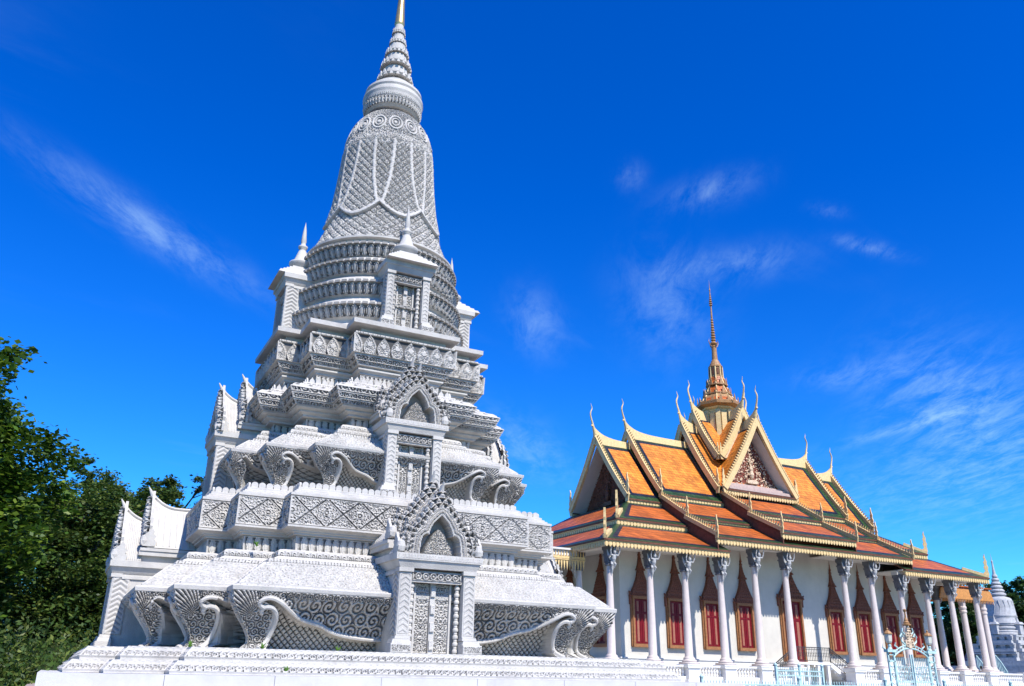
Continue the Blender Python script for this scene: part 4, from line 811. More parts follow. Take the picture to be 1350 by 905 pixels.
# entrance landing and double stair with iron rails
st = empty("entrance_stair", (0, 0, 0), parent=temple)
b = MB(); b.box((0, -6.15, 2.58), (3.0, 1.5, .14)); 
for x in (-1.3, -.45, .45, 1.3): b.box((x, -6.75, 1.85), (.2, .2, 1.4))
for sg in (-1, 1):
    for k in range(7): b.box((sg * (1.5 + .28 * (k + .5)), -6.15, 2.51 - .19 * (k + 1)), (.30, 1.4, .19))
    b.bar((sg * 1.5, -6.86, 2.5), (sg * 3.5, -6.86, 1.25), .12, .26)
b.build("stair_flight", 'white', st)
b = MB(); zt = 3.52
def rail_run(pts):
    for (x0, z0), (x1, z1) in zip(pts[:-1], pts[1:]):
        b.bar((x0, -6.86, z0), (x1, -6.86, z1), .05, .05); b.bar((x0, -6.86, z0 - .78), (x1, -6.86, z1 - .78), .03, .03); b.bar((x0, -6.86, z0 - .12), (x1, -6.86, z1 - .12), .03, .03); n = max(2, int(abs(x1 - x0) / .14))
        for k in range(n + 1):
            x = x0 + (x1 - x0) * k / n; z = z0 + (z1 - z0) * k / n; b.bar((x, -6.86, z - .8), (x, -6.86, z), .02, .02)
            if k < n: xm, zm = x + (x1 - x0) / n / 2, z - .42 + (z1 - z0) / n / 2; b.tube([(xm + .05 * cos(t), -6.86, zm + .13 * sin(t)) for t in np.linspace(0, 2 * pi, 9)], .009, 4)
rail_run([(-3.4, 2.42), (-1.5, zt), (1.5, zt), (3.4, 2.42)])
for x, z in ((-3.4, 2.45), (-1.5, zt + .04), (1.5, zt + .04), (3.4, 2.45)): b.bar((x, -6.86, z - .95), (x, -6.86, z), .06, .06)
b.build("iron_rail", 'iron', st)

# ---- roofs
TILES = ['tile', 'navy', 'green', 'cream', 'brown', 'rust', 'wall']
def slope(mb, bl, br, tr, tl, main=0, ring=(.30, .20), th=.10, sides=True, green=True, bot=None):
    bl, br, tr, tl = map(lambda p: np.array(p, float), (bl, br, tr, tl)); Lw = (np.linalg.norm(br - bl) + np.linalg.norm(tr - tl)) / 2; Lh = (np.linalg.norm(tl - bl) + np.linalg.norm(tr - br)) / 2
    g_, n_ = ring if green else (0.02, .25)
    def br_(L_): g1 = min(g_ / L_, .2); n1 = min((g_ + n_) / L_, .35); return [0, g1, n1, 1 - n1, 1 - g1, 1]
    U, V = br_(Lw), br_(Lh); 
    if bot: V = [0, bot[0] / Lh, (bot[0] + bot[1]) / Lh] + V[3:]
    pt = lambda u, v: (bl * (1 - u) + br * u) * (1 - v) + (tl * (1 - u) + tr * u) * v
    for i in range(5):
        for j in range(5):
            r = min(i, j, 4 - i, 4 - j); m = (2, 1, main)[r]
            mb.quad(pt(U[i], V[j]), pt(U[i + 1], V[j]), pt(U[i + 1], V[j + 1]), pt(U[i], V[j + 1]), m)
    n = np.cross(br - bl, tl - bl); n /= np.linalg.norm(n); o = -n * th
    mb.quad(tl + o, tr + o, br + o, bl + o, 4)
    for a, c_ in ((bl, br), (br, tr), (tr, tl), (tl, bl)): mb.quad(a + o, c_ + o, c_, a, 4)
def fascia(mb, x0, x1, y, z, h=.30, axis='x', out=-1, dz=.05):
    """cream board with gutter lip and leaf teeth; y is the outer plane. axis x: runs in x"""
    def bx(c0, c1, off, th, za, zb_, mi):
        a, c_ = (c0 + c1) / 2, abs(c1 - c0)
        if axis == 'x': mb.box((a, y - out * (off + th / 2), (za + zb_) / 2), (c_, th, zb_ - za), mi)
        else: mb.box((y - out * (off + th / 2), a, (za + zb_) / 2), (th, c_, zb_ - za), mi)
    bx(x0, x1, .04, .10, z + .08, z + .24, 3); bx(x0, x1, .0, .16, z + .243, z + h, 3); bx(x0 - .02, x1 + .02, -.06, .24, z + h + .002, z + h + .09, 4)
    n = max(1, int(abs(x1 - x0) / .24))
    for k in range(n):
        c = x0 + (x1 - x0) * (k + .5) / n; w = .085
        if axis == 'x': P = [(c - w, y + .04 * -out, z + .16), (c, y - .02 * -out, z + .0), (c + w, y + .04 * -out, z + .16)]; mb.box((c, y - out * .03, z + .12), (.17, .05, .20), 3); mb.box((c, y - out * .03, z + .0), (.09, .04, .06), 3)
        else: mb.box((y - out * .03, c, z + .12), (.05, .17, .20), 3); mb.box((y - out * .03, c, z + .0), (.04, .09, .06), 3)
def flame(mb, p, h, out, mi=3, th=.07):
    """standing naga-tail finial at p leaning towards 'out' (unit xy vector)"""
    p = np.array(p, float); o = np.array([out[0], out[1], 0.]); n = np.array([-out[1], out[0], 0.])
    pts = [(-.20, -.25), (-.14, .10), (-.02, .16), (-.10, .36), (-.02, .42), (-.06, .62), (.02, .66), (.0, .86), (.10, 1.0), (.12, .80), (.20, .62), (.16, .50), (.24, .34), (.18, .22), (.22, .02), (.12, -.25)]
    mb.prism([(a * h * .62, c_ * h) for a, c_ in pts], p - n * th / 2, o, (0, 0, 1), n, th, mi)
def rake(mb, a, c_, teeth=True, w=.16, h=.26, mi=3, fin=1.1, out=None, step=.20, sag=0.):
    """gable board from low end a to high end c_, with upright teeth and a finial at the low end"""
    a, c_ = np.array(a, float), np.array(c_, float); L_ = np.linalg.norm(c_ - a); d = (c_ - a) / L_; hor = np.array([d[0], d[1], 0.]); hor /= np.linalg.norm(hor) + 1e-9
    side = np.array([-hor[1], hor[0], 0.]); up = np.cross(side, d); up = up if up[2] > 0 else -up
    N_ = 12; t = np.linspace(0, 1, N_ + 1); sg_ = -sag * np.sin(pi * t) ** 1.0; P = a + np.outer(t, c_ - a) + np.outer(sg_, up)
    G = np.stack([P + side * i * w / 2 + up * j * h / 2 for i, j in ((-1, -1), (1, -1), (1, 1), (-1, 1))], 0); mb.grid(G[::-1] if True else G, mi, cu=True)
    G2 = np.stack([P + side * i * (w / 2 + .03) + up * (h / 2 + j) for i, j in ((-1, 0), (1, 0), (1, .06), (-1, .06))], 0); mb.grid(G2[::-1], mi, cu=True)
    if teeth:
        n = int(L_ / step)
        for k in range(n):
            tt = (k + .5) / n; p = a + d * L_ * tt - up * sag * sin(pi * tt) + up * (h / 2 + .05); q = p + up * .20 - hor * .07
            mb.prism([(0, 0), (step * .62, 0), (step * .12, .24)], p - side * .025, d, up, side, .05, mi)
    if fin: flame(mb, a + np.array([0, 0, .05]), fin, -hor if out is None else out, mi)
def chofa(mb, p, out, h=2.6, mi=3):
    p = np.array(p, float); o = np.array([out[0], out[1], 0.]); k = h / 2.65
    pts = [(-.15, -.3), (-.02, .1), (.05, .45), (.19, .9), (.33, 1.35), (.36, 1.62), (.28, 1.88), (.16, 2.08), (.15, 2.26), (.24, 2.42), (.27, 2.65)]; rr = [.26, .22, .16, .12, .105, .10, .09, .075, .06, .045, .01]
    ti = np.linspace(0, len(pts) - 1, 34); pa = np.array(pts); tn = np.arange(len(pts)); sm_ = lambda y: np.convolve(np.pad(np.interp(ti, tn, y), 2, 'edge'), np.ones(5) / 5, 'valid')
    mb.tube([p + o * a * k + P3(0, 0, c_ * k) for a, c_ in zip(sm_(pa[:, 0]), np.interp(ti, tn, pa[:, 1]))], np.interp(ti, tn, rr) * k * .78, 8, mi, flat=.75)
    mb.lathe([(0, -.05), (.09, 0), (.07, .1), (0, .14)], c=tuple(p + o * .17 * k + P3(0, 0, .45 * k)), n=8, mi=mi)
def ridge(mb, a, c_, mi=3, rise_a=0., rise_c=0., h=.28):
    """cream ridge board from a to c_, swept up at the ends that carry a chofa"""
    a, c_ = np.array(a, float), np.array(c_, float); n = 24; t = np.linspace(0, 1, n + 1); L_ = np.linalg.norm(c_ - a); P = a + np.outer(t, c_ - a)
    up = h + rise_a * np.exp(-t * L_ / .75) + rise_c * np.exp(-(1 - t) * L_ / .75); d = (c_ - a) / L_; s_ = np.array([-d[1], d[0], 0.]) * .09
    G = np.stack([P - s_ * 1.6 - P3(0, 0, .22), P + s_ * 1.6 - P3(0, 0, .22), P + s_ * .8 + np.outer(up, [0, 0, 1.]), P - s_ * .8 + np.outer(up, [0, 0, 1.])], 0); mb.grid(G[::-1], mi, cu=True)
    mb.poly(G[:, 0][::-1], mi); mb.poly(G[:, -1], mi)
# skirt roofs (hipped), three telescoping lengths: (half length, z shift)
T1 = [(16.65, 8.30), (8.62, 9.06), (3.30, 9.80)]; T2 = [(13.93, 10.05), (8.57, 10.62), (3.25, 11.44)]; T3 = [(11.30, 11.92), (8.61, 12.50), (3.31, 13.40)]
Y1, Y2, Y3 = 8.52, 5.85, 3.34
def skirt(name, tiers, Yo, Yi, rise, first_hip):
    for lv, (hx, z) in enumerate(tiers):
        r = MB(); zt = z + .42; pair = {-1: MB(), 1: MB()}
        if lv == 0:
            dx = Yo - Yi
            for sy in (-1, 1):
                A = [(-hx, sy * Yo, zt), (hx, sy * Yo, zt), (hx - dx, sy * Yi, zt + rise), (-hx + dx, sy * Yi, zt + rise)]
                A = A if sy < 0 else [A[1], A[0], A[3], A[2]]; A = A
                # leave out the stretch that the higher part covers: two end pieces
                inner = tiers[1][0] - .9
                for sx in (-1, 1):
                    r = pair[sx]; o1, o2 = (sx * hx, sy * Yo, zt), (sx * inner, sy * Yo, zt); o3, o4 = (sx * inner, sy * Yi, zt + rise), (sx * (hx - dx), sy * Yi, zt + rise)
                    q = [o1, o2, o3, o4] if (sx < 0) == (sy < 0) else [o2, o1, o4, o3]
                    slope(r, *q, main=5, ring=(.34, .30)); fascia(r, *sorted((sx * hx, sx * inner)), sy * Yo, z, out=sy)
            for sx in (-1, 1):
                r = pair[sx]; q = [(sx * hx, sx * -Yo, zt), (sx * hx, sx * Yo, zt), (sx * (hx - dx), sx * Yi, zt + rise), (sx * (hx - dx), -sx * Yi, zt + rise)]
                q = q if sx > 0 else q
                slope(r, *q, main=5, ring=(.34, .30)); fascia(r, -Yo, Yo, sx * hx, z, axis='y', out=sx)
                for sy in (-1, 1):   # hip bars with finials
                    a = P3(sx * hx, sy * Yo, zt + .06); c_ = P3(sx * (hx - dx), sy * Yi, zt + rise + .06); m_ = a + (c_ - a) * .42; r.bar(a, m_, .24, .20, 3); dd = (a - c_)[:2]; dd /= np.linalg.norm(dd)
                    flame(r, a + P3(-sx * .1, -sy * .1, .15), 1.45, dd, 3, .12)
        else:
            for sy in (-1, 1):
                r = pair[sy]; A = [(-hx, sy * Yo, zt), (hx, sy * Yo, zt), (hx, sy * Yi, zt + rise), (-hx, sy * Yi, zt + rise)]; A = A if sy < 0 else [A[1], A[0], A[3], A[2]]
                slope(r, *A, main=5, ring=(.30, .26)); fascia(r, -hx, hx, sy * Yo, z, out=sy)
                for sx in (-1, 1):
                    zl = tiers[lv - 1][1] + .42; xw = sx * (hx - .03)
                    r.prism([(0, -.12), (Yo - Yi, rise - .12), (Yo - Yi, rise - (z - tiers[lv - 1][1]) - .3), (0, -(z - tiers[lv - 1][1]) + .02)], (xw, sy * Yo - sy * .03, zt), (0, -sy, 0), (0, 0, 1), (-sx, 0, 0), .08, 4)
                    rake(r, (sx * (hx + .02), sy * (Yo + .02), zt + .12), (sx * (hx + .02), sy * Yi, zt + rise + .12), out=(0, sy, 0), h=.18, w=.14)
        for sx in (-1, 1): tp(pair[sx], name, TILES)
skirt("lower_skirt_roof", T1, Y1, Y2 - .15, 1.42, True); skirt("middle_skirt_roof", T2, Y2, Y3 - .1, 1.62, True)
# main roof, outer and middle sections
def gable_pair(hx, zb_, Yb, za, xin, name):
    for sx in (-1, 1):
        r = MB()
        for sy in (-1, 1):
            x0, x1 = sx * (hx - .1), sx * xin
            q = [(x0, sy * Yb, zb_ + .40), (x1, sy * Yb, zb_ + .40), (x1, 0, za), (x0, 0, za)]
            q = q if (sx < 0) == (sy < 0) else [q[1], q[0], q[3], q[2]]
            slope(r, *q, main=0, ring=(.34, .24)); fascia(r, *sorted((sx * hx, sx * xin)), sy * Yb, zb_, out=sy)
            rake(r, (sx * (hx + .04), sy * (Yb + .05), zb_ + .50), (sx * (hx + .12), sy * .0, za + .20), w=.20, h=.30, out=(0, sy, 0), fin=1.5, sag=.10, step=.22)
            # white lining under the overhang of the gable
            nrm_ = P3(0, sy * (za - zb_ - .4), Yb); nrm_ /= np.linalg.norm(nrm_); o_ = -nrm_ * .13
            q = [P3(sx * (hx - .02), sy * Yb, zb_ + .40) + o_, P3(sx * (hx - 1.2), sy * Yb, zb_ + .40) + o_, P3(sx * (hx - 1.2), 0, za) + o_, P3(sx * (hx - .02), 0, za) + o_]; r.quad(*q, 6)
        ridge(r, (sx * xin, 0, za), (sx * (hx + .25), 0, za), rise_c=.75); chofa(r, (sx * (hx + .25), 0, za + .75), (sx, 0), 2.0)
        tp(r, name, TILES)
gable_pair(11.30, 11.92, Y3, 16.75, 8.3, "main_roof"); gable_pair(8.61, 12.50, Y3, 17.55, 3.2, "main_roof")
# end pediments (carved, in a recess behind the barge board)
def pediment_relief(name, W2, H2, ground, gold, par, loc, rz, res=.055):
    P = empty(name, loc, rz, parent=par)
    b = MB(); b.prism([(-W2, 0), (W2, 0), (0, H2)], (0, 0, 0), (1, 0, 0), (0, 0, 1), (0, 1, 0), .1); b.build("pediment_ground", ground, P)
    xs_ = np.arange(-W2, W2 + res, res); zs = np.arange(.04, H2, res); X, Z = np.meshgrid(xs_, zs, indexing='ij'); ins = np.abs(X) < (W2 * (1 - Z / H2) - .06); X2 = np.abs(X)
    h = np.maximum(curls(X2 + 5, Z + 5, .46), .8 * curls(X2 + 2.2, Z + 3.1, .30)); kq = ins & (h > .24); k4 = kq[:-1, :-1] & kq[1:, :-1] & kq[1:, 1:] & kq[:-1, 1:]
    b = MB(); b.grid(np.stack([X, -.03 - .14 * h, Z], -1), mask=k4)
    c = MB()
    r = np.hypot(X2, Z - H2 * .30); b.lathe([(0, 0), (.12, .1), (.2, .35), (.12, .6), (.16, .75), (.08, .95), (0, 1.3)], c=(0, -.15, H2 * .12), n=10); b.box((0, -.12, H2 * .08), (.9, .2, .25))
    b.build("pediment_carving", gold, P); return P
for sx in (-1, 1):
    pediment_relief("pediment", 3.02, 4.15, 'brown', 'pedshade' if sx < 0 else 'pedgold', temple, (sx * 10.35, 0, 12.22), sx * pi / 2)
    b = MB(); b.box((sx * 10.45, 0, 12.12), (.6, 6.3, .24)); b.box((sx * 10.75, 0, 11.93), (.9, 6.5, .16)); tp(b, "gable_sill", 'brown')
# crossing roofs: lower and upper cruciform gables
def cross(hx, hy, zb_, za, half, name, finial):
    r = MB()
    for a in range(4):
        c_, s_ = round(cos(a * pi / 2)), round(sin(a * pi / 2)); R = np.array([[c_, -s_, 0], [s_, c_, 0], [0, 0, 1.]]); r.T = (R, P3(0, 0, 0)); hh = hy if a % 2 == 0 else hx
        # arm towards -y in this frame
        for sx in (-1, 1):
            q = [(sx * half, -hh + .1, zb_), (sx * half * .25, -.4, zb_ + (za - zb_) * .75), (0, -.3, za), (0, -hh + .1, za)]
            q = [(sx * half, -hh + .1, zb_), (sx * half, -.2, zb_), (0, -.2, za), (0, -hh + .1, za)]
            q = q if sx > 0 else [q[1], q[0], q[3], q[2]]
            slope(r, *q, main=0, ring=(.26, .16))
            rake(r, (sx * (half + .05), -hh - .04, zb_ + .05), (0, -hh - .10, za + .20), w=.22, h=.34, out=(sx, 0, 0), fin=finial, sag=.14, step=.22)
        ridge(r, (0, 0, za), (0, -hh - .18, za), rise_c=.8); chofa(r, (0, -hh - .18, za + .75), (0, -1), 2.1)
    r.T = None; return tp(r, name, TILES)
cross(3.63, 3.70, 13.72, 18.85, 3.30, "crossing_roof", 1.4); cross(2.45, 2.45, 16.35, 19.95, 2.25, "crossing_roof", 1.0)
for sy in (-1, 1):
    rz = 0 if sy < 0 else pi
    pediment_relief("pediment", 2.55, 3.95, 'pedback', 'pedgold', temple, (0, sy * 2.75, 14.42), rz)
    b = MB(); b.box((0, sy * 2.9, 14.35), (5.0, .5, .14)); b.box((0, sy * 3.05, 14.17), (5.3, .7, .18)); b.box((0, sy * 3.2, 13.95), (5.7, .9, .2))
    fascia(b, -3.3, 3.3, sy * 3.75, 13.38, out=sy)
    for sx in (-1, 1):
        nn_ = P3(sx * 5.13, 0, 3.3); nn_ /= np.linalg.norm(nn_); b.quad(*[P3(x_, y_, z_) - nn_ * .13 for x_, y_, z_ in ((sx * 3.3, sy * 3.6, 13.72), (sx * 3.3, sy * 2.6, 13.72), (0, sy * 2.6, 18.85), (0, sy * 3.6, 18.85))], 6)
    o = tp(b, "gable_lining", ['pinkledge', 'white', 'white', 'cream', 'brown', 'white', 'white'])
for sx in (-1, 1):
    b = MB(); b.prism([(-3.2, 13.7), (3.2, 13.7), (0, 18.6)], (sx * 3.3, 0, 0), (0, 1, 0), (0, 0, 1), (-sx, 0, 0), .1); b.prism([(-2.2, 16.3), (2.2, 16.3), (0, 19.7)], (sx * 2.2, 0, 0), (0, 1, 0), (0, 0, 1), (-sx, 0, 0), .1); b.prism([(-2.2, 16.3), (2.2, 16.3), (0, 19.7)], (0, sx * 2.2, 0), (1, 0, 0), (0, 0, 1), (0, -sx, 0), .1); tp(b, "gable_wall", 'pedgold')
# spire
sp = empty("spire", (0, 0, 0), parent=temple)
b = MB(); b.lathe([(1.12, 18.4), (1.10, 20.3), (1.22, 20.35), (1.22, 20.45), (1.12, 20.5), (1.15, 20.65), (1.3, 20.75), (1.35, 20.85)], n=8)
for a in range(8): b.box((1.12 * cos(a * pi / 4), 1.12 * sin(a * pi / 4), 19.5), (.3, .34, 2.2), rz=a * pi / 4); b.box((1.02 * cos(a * pi / 4 + pi / 8), 1.02 * sin(a * pi / 4 + pi / 8), 19.4), (.3, .40, 1.9), rz=a * pi / 4 + pi / 8)
b.build("drum", 'cream', sp)
b = MB(); b.lathe([(1.3, 20.82), (1.78, 20.98), (1.80, 21.12), (1.6, 21.2), (1.0, 22.0)], n=8, mi=0); b.build("octagonal_eave", 'gold', sp)
for (r0, r1, z0, z1, nk) in ((1.62, .98, 21.18, 21.95, 16), (1.08, .66, 21.95, 22.75, 12), (.80, .50, 22.75, 23.5, 12)):
    b = MB(); b.lathe([(r0, z0), (r0 * .99, z0 + .08), (r1, z1), (r1 * .95, z1)], n=8, mi=1); b.lathe([(r0 * 1.02, z0 - .05), (r0 * 1.06, z0), (r0 * 1.06, z0 + .07), (r0, z0 + .09)], n=8, mi=0)
    for k in range(nk):
        a = 2 * pi * (k + .5) / nk; h = .48 if k % 2 else .62; d = (cos(a), sin(a))
        b.box((r0 * .96 * d[0], r0 * .96 * d[1], z0 + h * .3), (.10, .26, h * .7), 0, rz=a, taper=.55); b.box((r0 * .96 * d[0], r0 * .96 * d[1], z0 + h * .85), (.08, .13, h * .5), 0, rz=a, taper=.1)
    for k in range(8):
        a = 2 * pi * k / 8; b.tube([(r0 * cos(a), r0 * sin(a), z0 + .05), (r1 * cos(a), r1 * sin(a), z1 + .03)], .055, 6, 2)
    b.build("spire_tier", ['gold', 'rust', 'cream'], sp)
b = MB(); b.lathe([(.50, 23.45), (.48, 24.25), (.55, 24.3), (.55, 24.38), (.46, 24.45), (.42, 24.6), (.36, 24.68), (.30, 24.85), (.23, 24.95), (.20, 25.6), (.20, 26.0), (.23, 26.05), (.14, 26.15)], n=16, mi=0)
for k in range(8):
    a = 2 * pi * k / 8; b.tube([(.53 * cos(a), .53 * sin(a), 23.4), (.50 * cos(a), .50 * sin(a), 24.3)], .06, 6, 1); b.box((.5 * cos(a + pi / 8), .5 * sin(a + pi / 8), 23.9), (.05, .16, .5), 2, rz=a + pi / 8)
b.build("spire_neck", ['gold', 'cream', 'brown'], sp)
pr = [(.14, 26.15)]
z = 26.2
for k, r in enumerate((.26, .20, .20, .18, .17, .15, .14, .13, .12, .11)): dz = .22 if k else .34; pr += [(r * .45, z), (r, z + dz * .35), (r, z + dz * .6), (r * .45, z + dz)]; z += dz
pr += [(.075, z + .05), (.06, 29.55)]; z = 29.6
for r in (.15, .155, .14, .12, .10, .08, .065): pr += [(r * .5, z), (r, z + .07), (r * .5, z + .15)]; z += .17
pr += [(.04, z + .1), (.06, z + .25), (.03, z + .4), (0, 32.0)]
b = MB(); b.lathe(pr, n=12)
for sg in (-1, 1): b.tube([(0, 0, 26.05), (sg * .35, 0, 26.15), (sg * .48, 0, 26.45), (sg * .42, 0, 26.75)], [.05, .04, .035, .01], 6); b.tube([(0, sg * .1, 26.05), (0, sg * .35, 26.15), (0, sg * .45, 26.4)], [.05, .04, .01], 6)
b.build("finial", 'gold', sp)
# end porticos with gilt pelmets
for sx in (-1, 1):
    pt_ = empty("portico", (0, 0, 0), parent=temple)
    b = MB(); b.box((sx * 19.0, 0, 8.25), (5.6, 9.9, .30)); b.box((sx * 19.0, 0, 8.46), (5.9, 10.2, .1)); b.build("portico_roof", 'white' if sx < 0 else 'rust', pt_)
    b = MB()
    for sy in (-1, 1):
        y = sy * 5.0
        if sx < 0: b.box((sx * 18.9, y, 7.98), (6.4, .08, .14)); b.box((sx * 18.9, y, 7.86), (6.4, .12, .05))
        else: b.box((sx * 18.9, y, 7.9), (6.4, .1, .75), 0, taper=.9)
        n = 34
        for k in range(n):
            x = sx * 18.9 - 3.2 + 6.4 * (k + .5) / n
            if sx < 0: b.box((x, y, 8.22), (.07, .05, .36), taper=.35); b.prism([(-.075, .2), (.075, .2), (.045, -.05), (0, -.42), (-.045, -.05)], (x, y - .02, 7.68), (1, 0, 0), (0, 0, 1), (0, 1, 0), .04)
            else: b.prism([(-.06, .2), (.06, .2), (0, -.12)], (x, y - .02, 7.40), (1, 0, 0), (0, 0, 1), (0, 1, 0), .04)
    b.box((sx * 22.0, 0, 7.95), (.1, 9.9, .2)); b.build("pelmet", 'cream' if sx < 0 else 'ochre', pt_)
    for x in (18.75, 21.2):
        for sy in (-1, 1):
            b = MB(); b.box((0, 0, 2.2), (.9, .9, .5)); b.lathe([(.38, 2.43), (.4, 2.5), (.3, 2.6), (.25, 2.75), (.215, 6.5), (.215, 6.6)], n=20); b.lathe([(.22, 6.55), (.27, 6.6), (.27, 6.72), (.22, 6.76), (.28, 6.9), (.28, 7.0), (.23, 7.05), (.25, 7.3), (.32, 7.45), (.33, 7.7)], n=16); b.box((0, 0, 7.9), (.6, .6, .5)); b.box((0, 0, 1.6), (.8, .8, .8))
            o = b.build("portico_column", 'shaft', pt_); o.location = (sx * x, sy * 4.6, 0)

# ================================================================== OTHER THINGS
def W_az(az, D, z=0.): return (D * sin(rad(az)), D * cos(rad(az)), z)
def px_pt(px, py, D):
    """world point on the ray of a photograph pixel at horizontal distance D (used once, to find where a thing stands)"""
    d = _F + _R * ((px - 675) / F_PX) + _U * (-(py - 452.5) / F_PX); k = D / math.hypot(d[0], d[1]); return (d[0] * k, d[1] * k, 1.6 + d[2] * k)
# small grey stupa far right
x, y, _ = W_az(56.0, 100)
ss = empty("small_stupa", (x, y, 0), rad(4), label="small grey stone stupa beyond the temple's right end, below the trees", cat="stupa"); ss.scale = (1.5, 1.5, 1.5)
b = MB(); 
for hw_, z0, z1 in ((3.1, 0, 1.5), (2.6, 1.5, 2.1), (2.2, 2.1, 2.4)): b.box((0, 0, (z0 + z1) / 2), (2 * hw_, 2 * hw_, z1 - z0))
b.build("base", 'greystone', ss)
for hw_, z0 in ((1.95, 2.4), (1.65, 2.95), (1.38, 3.45)):
    b = MB(); b.box((0, 0, z0 + .1), (2 * hw_, 2 * hw_ * .8, .2)); b.box((0, 0, z0 + .1), (2 * hw_ * .8, 2 * hw_, .198)); b.box((0, 0, z0 + .3), (1.7 * hw_, 1.55 * hw_, .25)); b.box((0, 0, z0 + .46), (1.95 * hw_, 1.6 * hw_, .1)); b.box((0, 0, z0 + .46), (1.6 * hw_, 1.95 * hw_, .098))
    for a in range(4):
        for k in range(5):
            t_ = (k - 2) * hw_ * .36; c_, s_ = cos(a * pi / 2), sin(a * pi / 2); b.box(((hw_ * .86) * c_ - t_ * s_, (hw_ * .86) * s_ + t_ * c_, z0 + .32), (.22, .26, .28), rz=a * pi / 2, taper=1.35)
    b.build("tier", 'greystone', ss)
b = MB(); b.box((0, 0, 4.05), (1.9, 1.9, .2))
for k, (r, z) in enumerate(((1.02, 4.1), (.97, 4.32), (.92, 4.54))): b.lathe([(r - .1, z), (r, z + .1), (r, z + .16), (r - .12, z + .21)], n=32)
b.lathe([(.95, 4.72), (.92, 4.85), (.88, 5.0), (.86, 5.12), (.90, 5.16), (.86, 5.24), (.80, 5.7), (.76, 6.1), (.75, 6.24), (.66, 6.33), (.42, 6.42), (.36, 6.46)], n=32)
for a in range(16): aa = a * pi / 8; b.tube([(.83 * cos(aa), .83 * sin(aa), 5.3), (.79 * cos(aa + .12), .79 * sin(aa + .12), 5.75), (.77 * cos(aa + .05), .77 * sin(aa + .05), 6.15)], .03, 5)
b.build("bell_body", 'greystone', ss, True)
for a in range(4):
    b = MB(); b.box((.95 * cos(a * pi / 2 + pi / 4 * 0), .95 * sin(a * pi / 2), 4.35), (.4, .4, .6)); b.box((.95 * cos(a * pi / 2), .95 * sin(a * pi / 2), 4.72), (.55, .55, .14), taper=.7); b.lathe([(.1, 4.8), (.05, 5.0), (0, 5.3)], c=(.95 * cos(a * pi / 2), .95 * sin(a * pi / 2), 0), n=8); b.build("niche", 'greystone', ss)
b = MB(); z = 6.44
for k in range(6): r = .50 - .065 * k; b.lathe([(r * .7, z), (r, z + .08), (r, z + .15), (r * .75, z + .24)], n=20); z += .235
b.lathe([(.11, z), (.07, z + .4), (.05, z + .8), (.07, z + .85), (.03, z + .95), (0, 9.25)], n=10); b.build("ringed_spire", 'greystone', ss)
# turquoise stair rail by it
rl = MB(); p0 = np.array(px_pt(1312, 864, 88)); p1 = np.array(px_pt(1328, 886, 88))
for off in (0, .6):
    rl.tube([p0 + P3(0, off * 3, 0), (p0 + p1) / 2 + P3(0, off * 3, .12), p1 + P3(0, off * 3, 0), p1 + P3(.3, off * 3, -1.2)], .05, 6)
    for k in range(7): q = p0 + (p1 - p0) * k / 6 + P3(0, off * 3, 0); rl.bar(q, q - P3(0, 0, 1.0), .05, .05)
tag(rl.build("stair_rail", 'turq'), "pale turquoise stair rail in front of the small grey stupa", "railing")
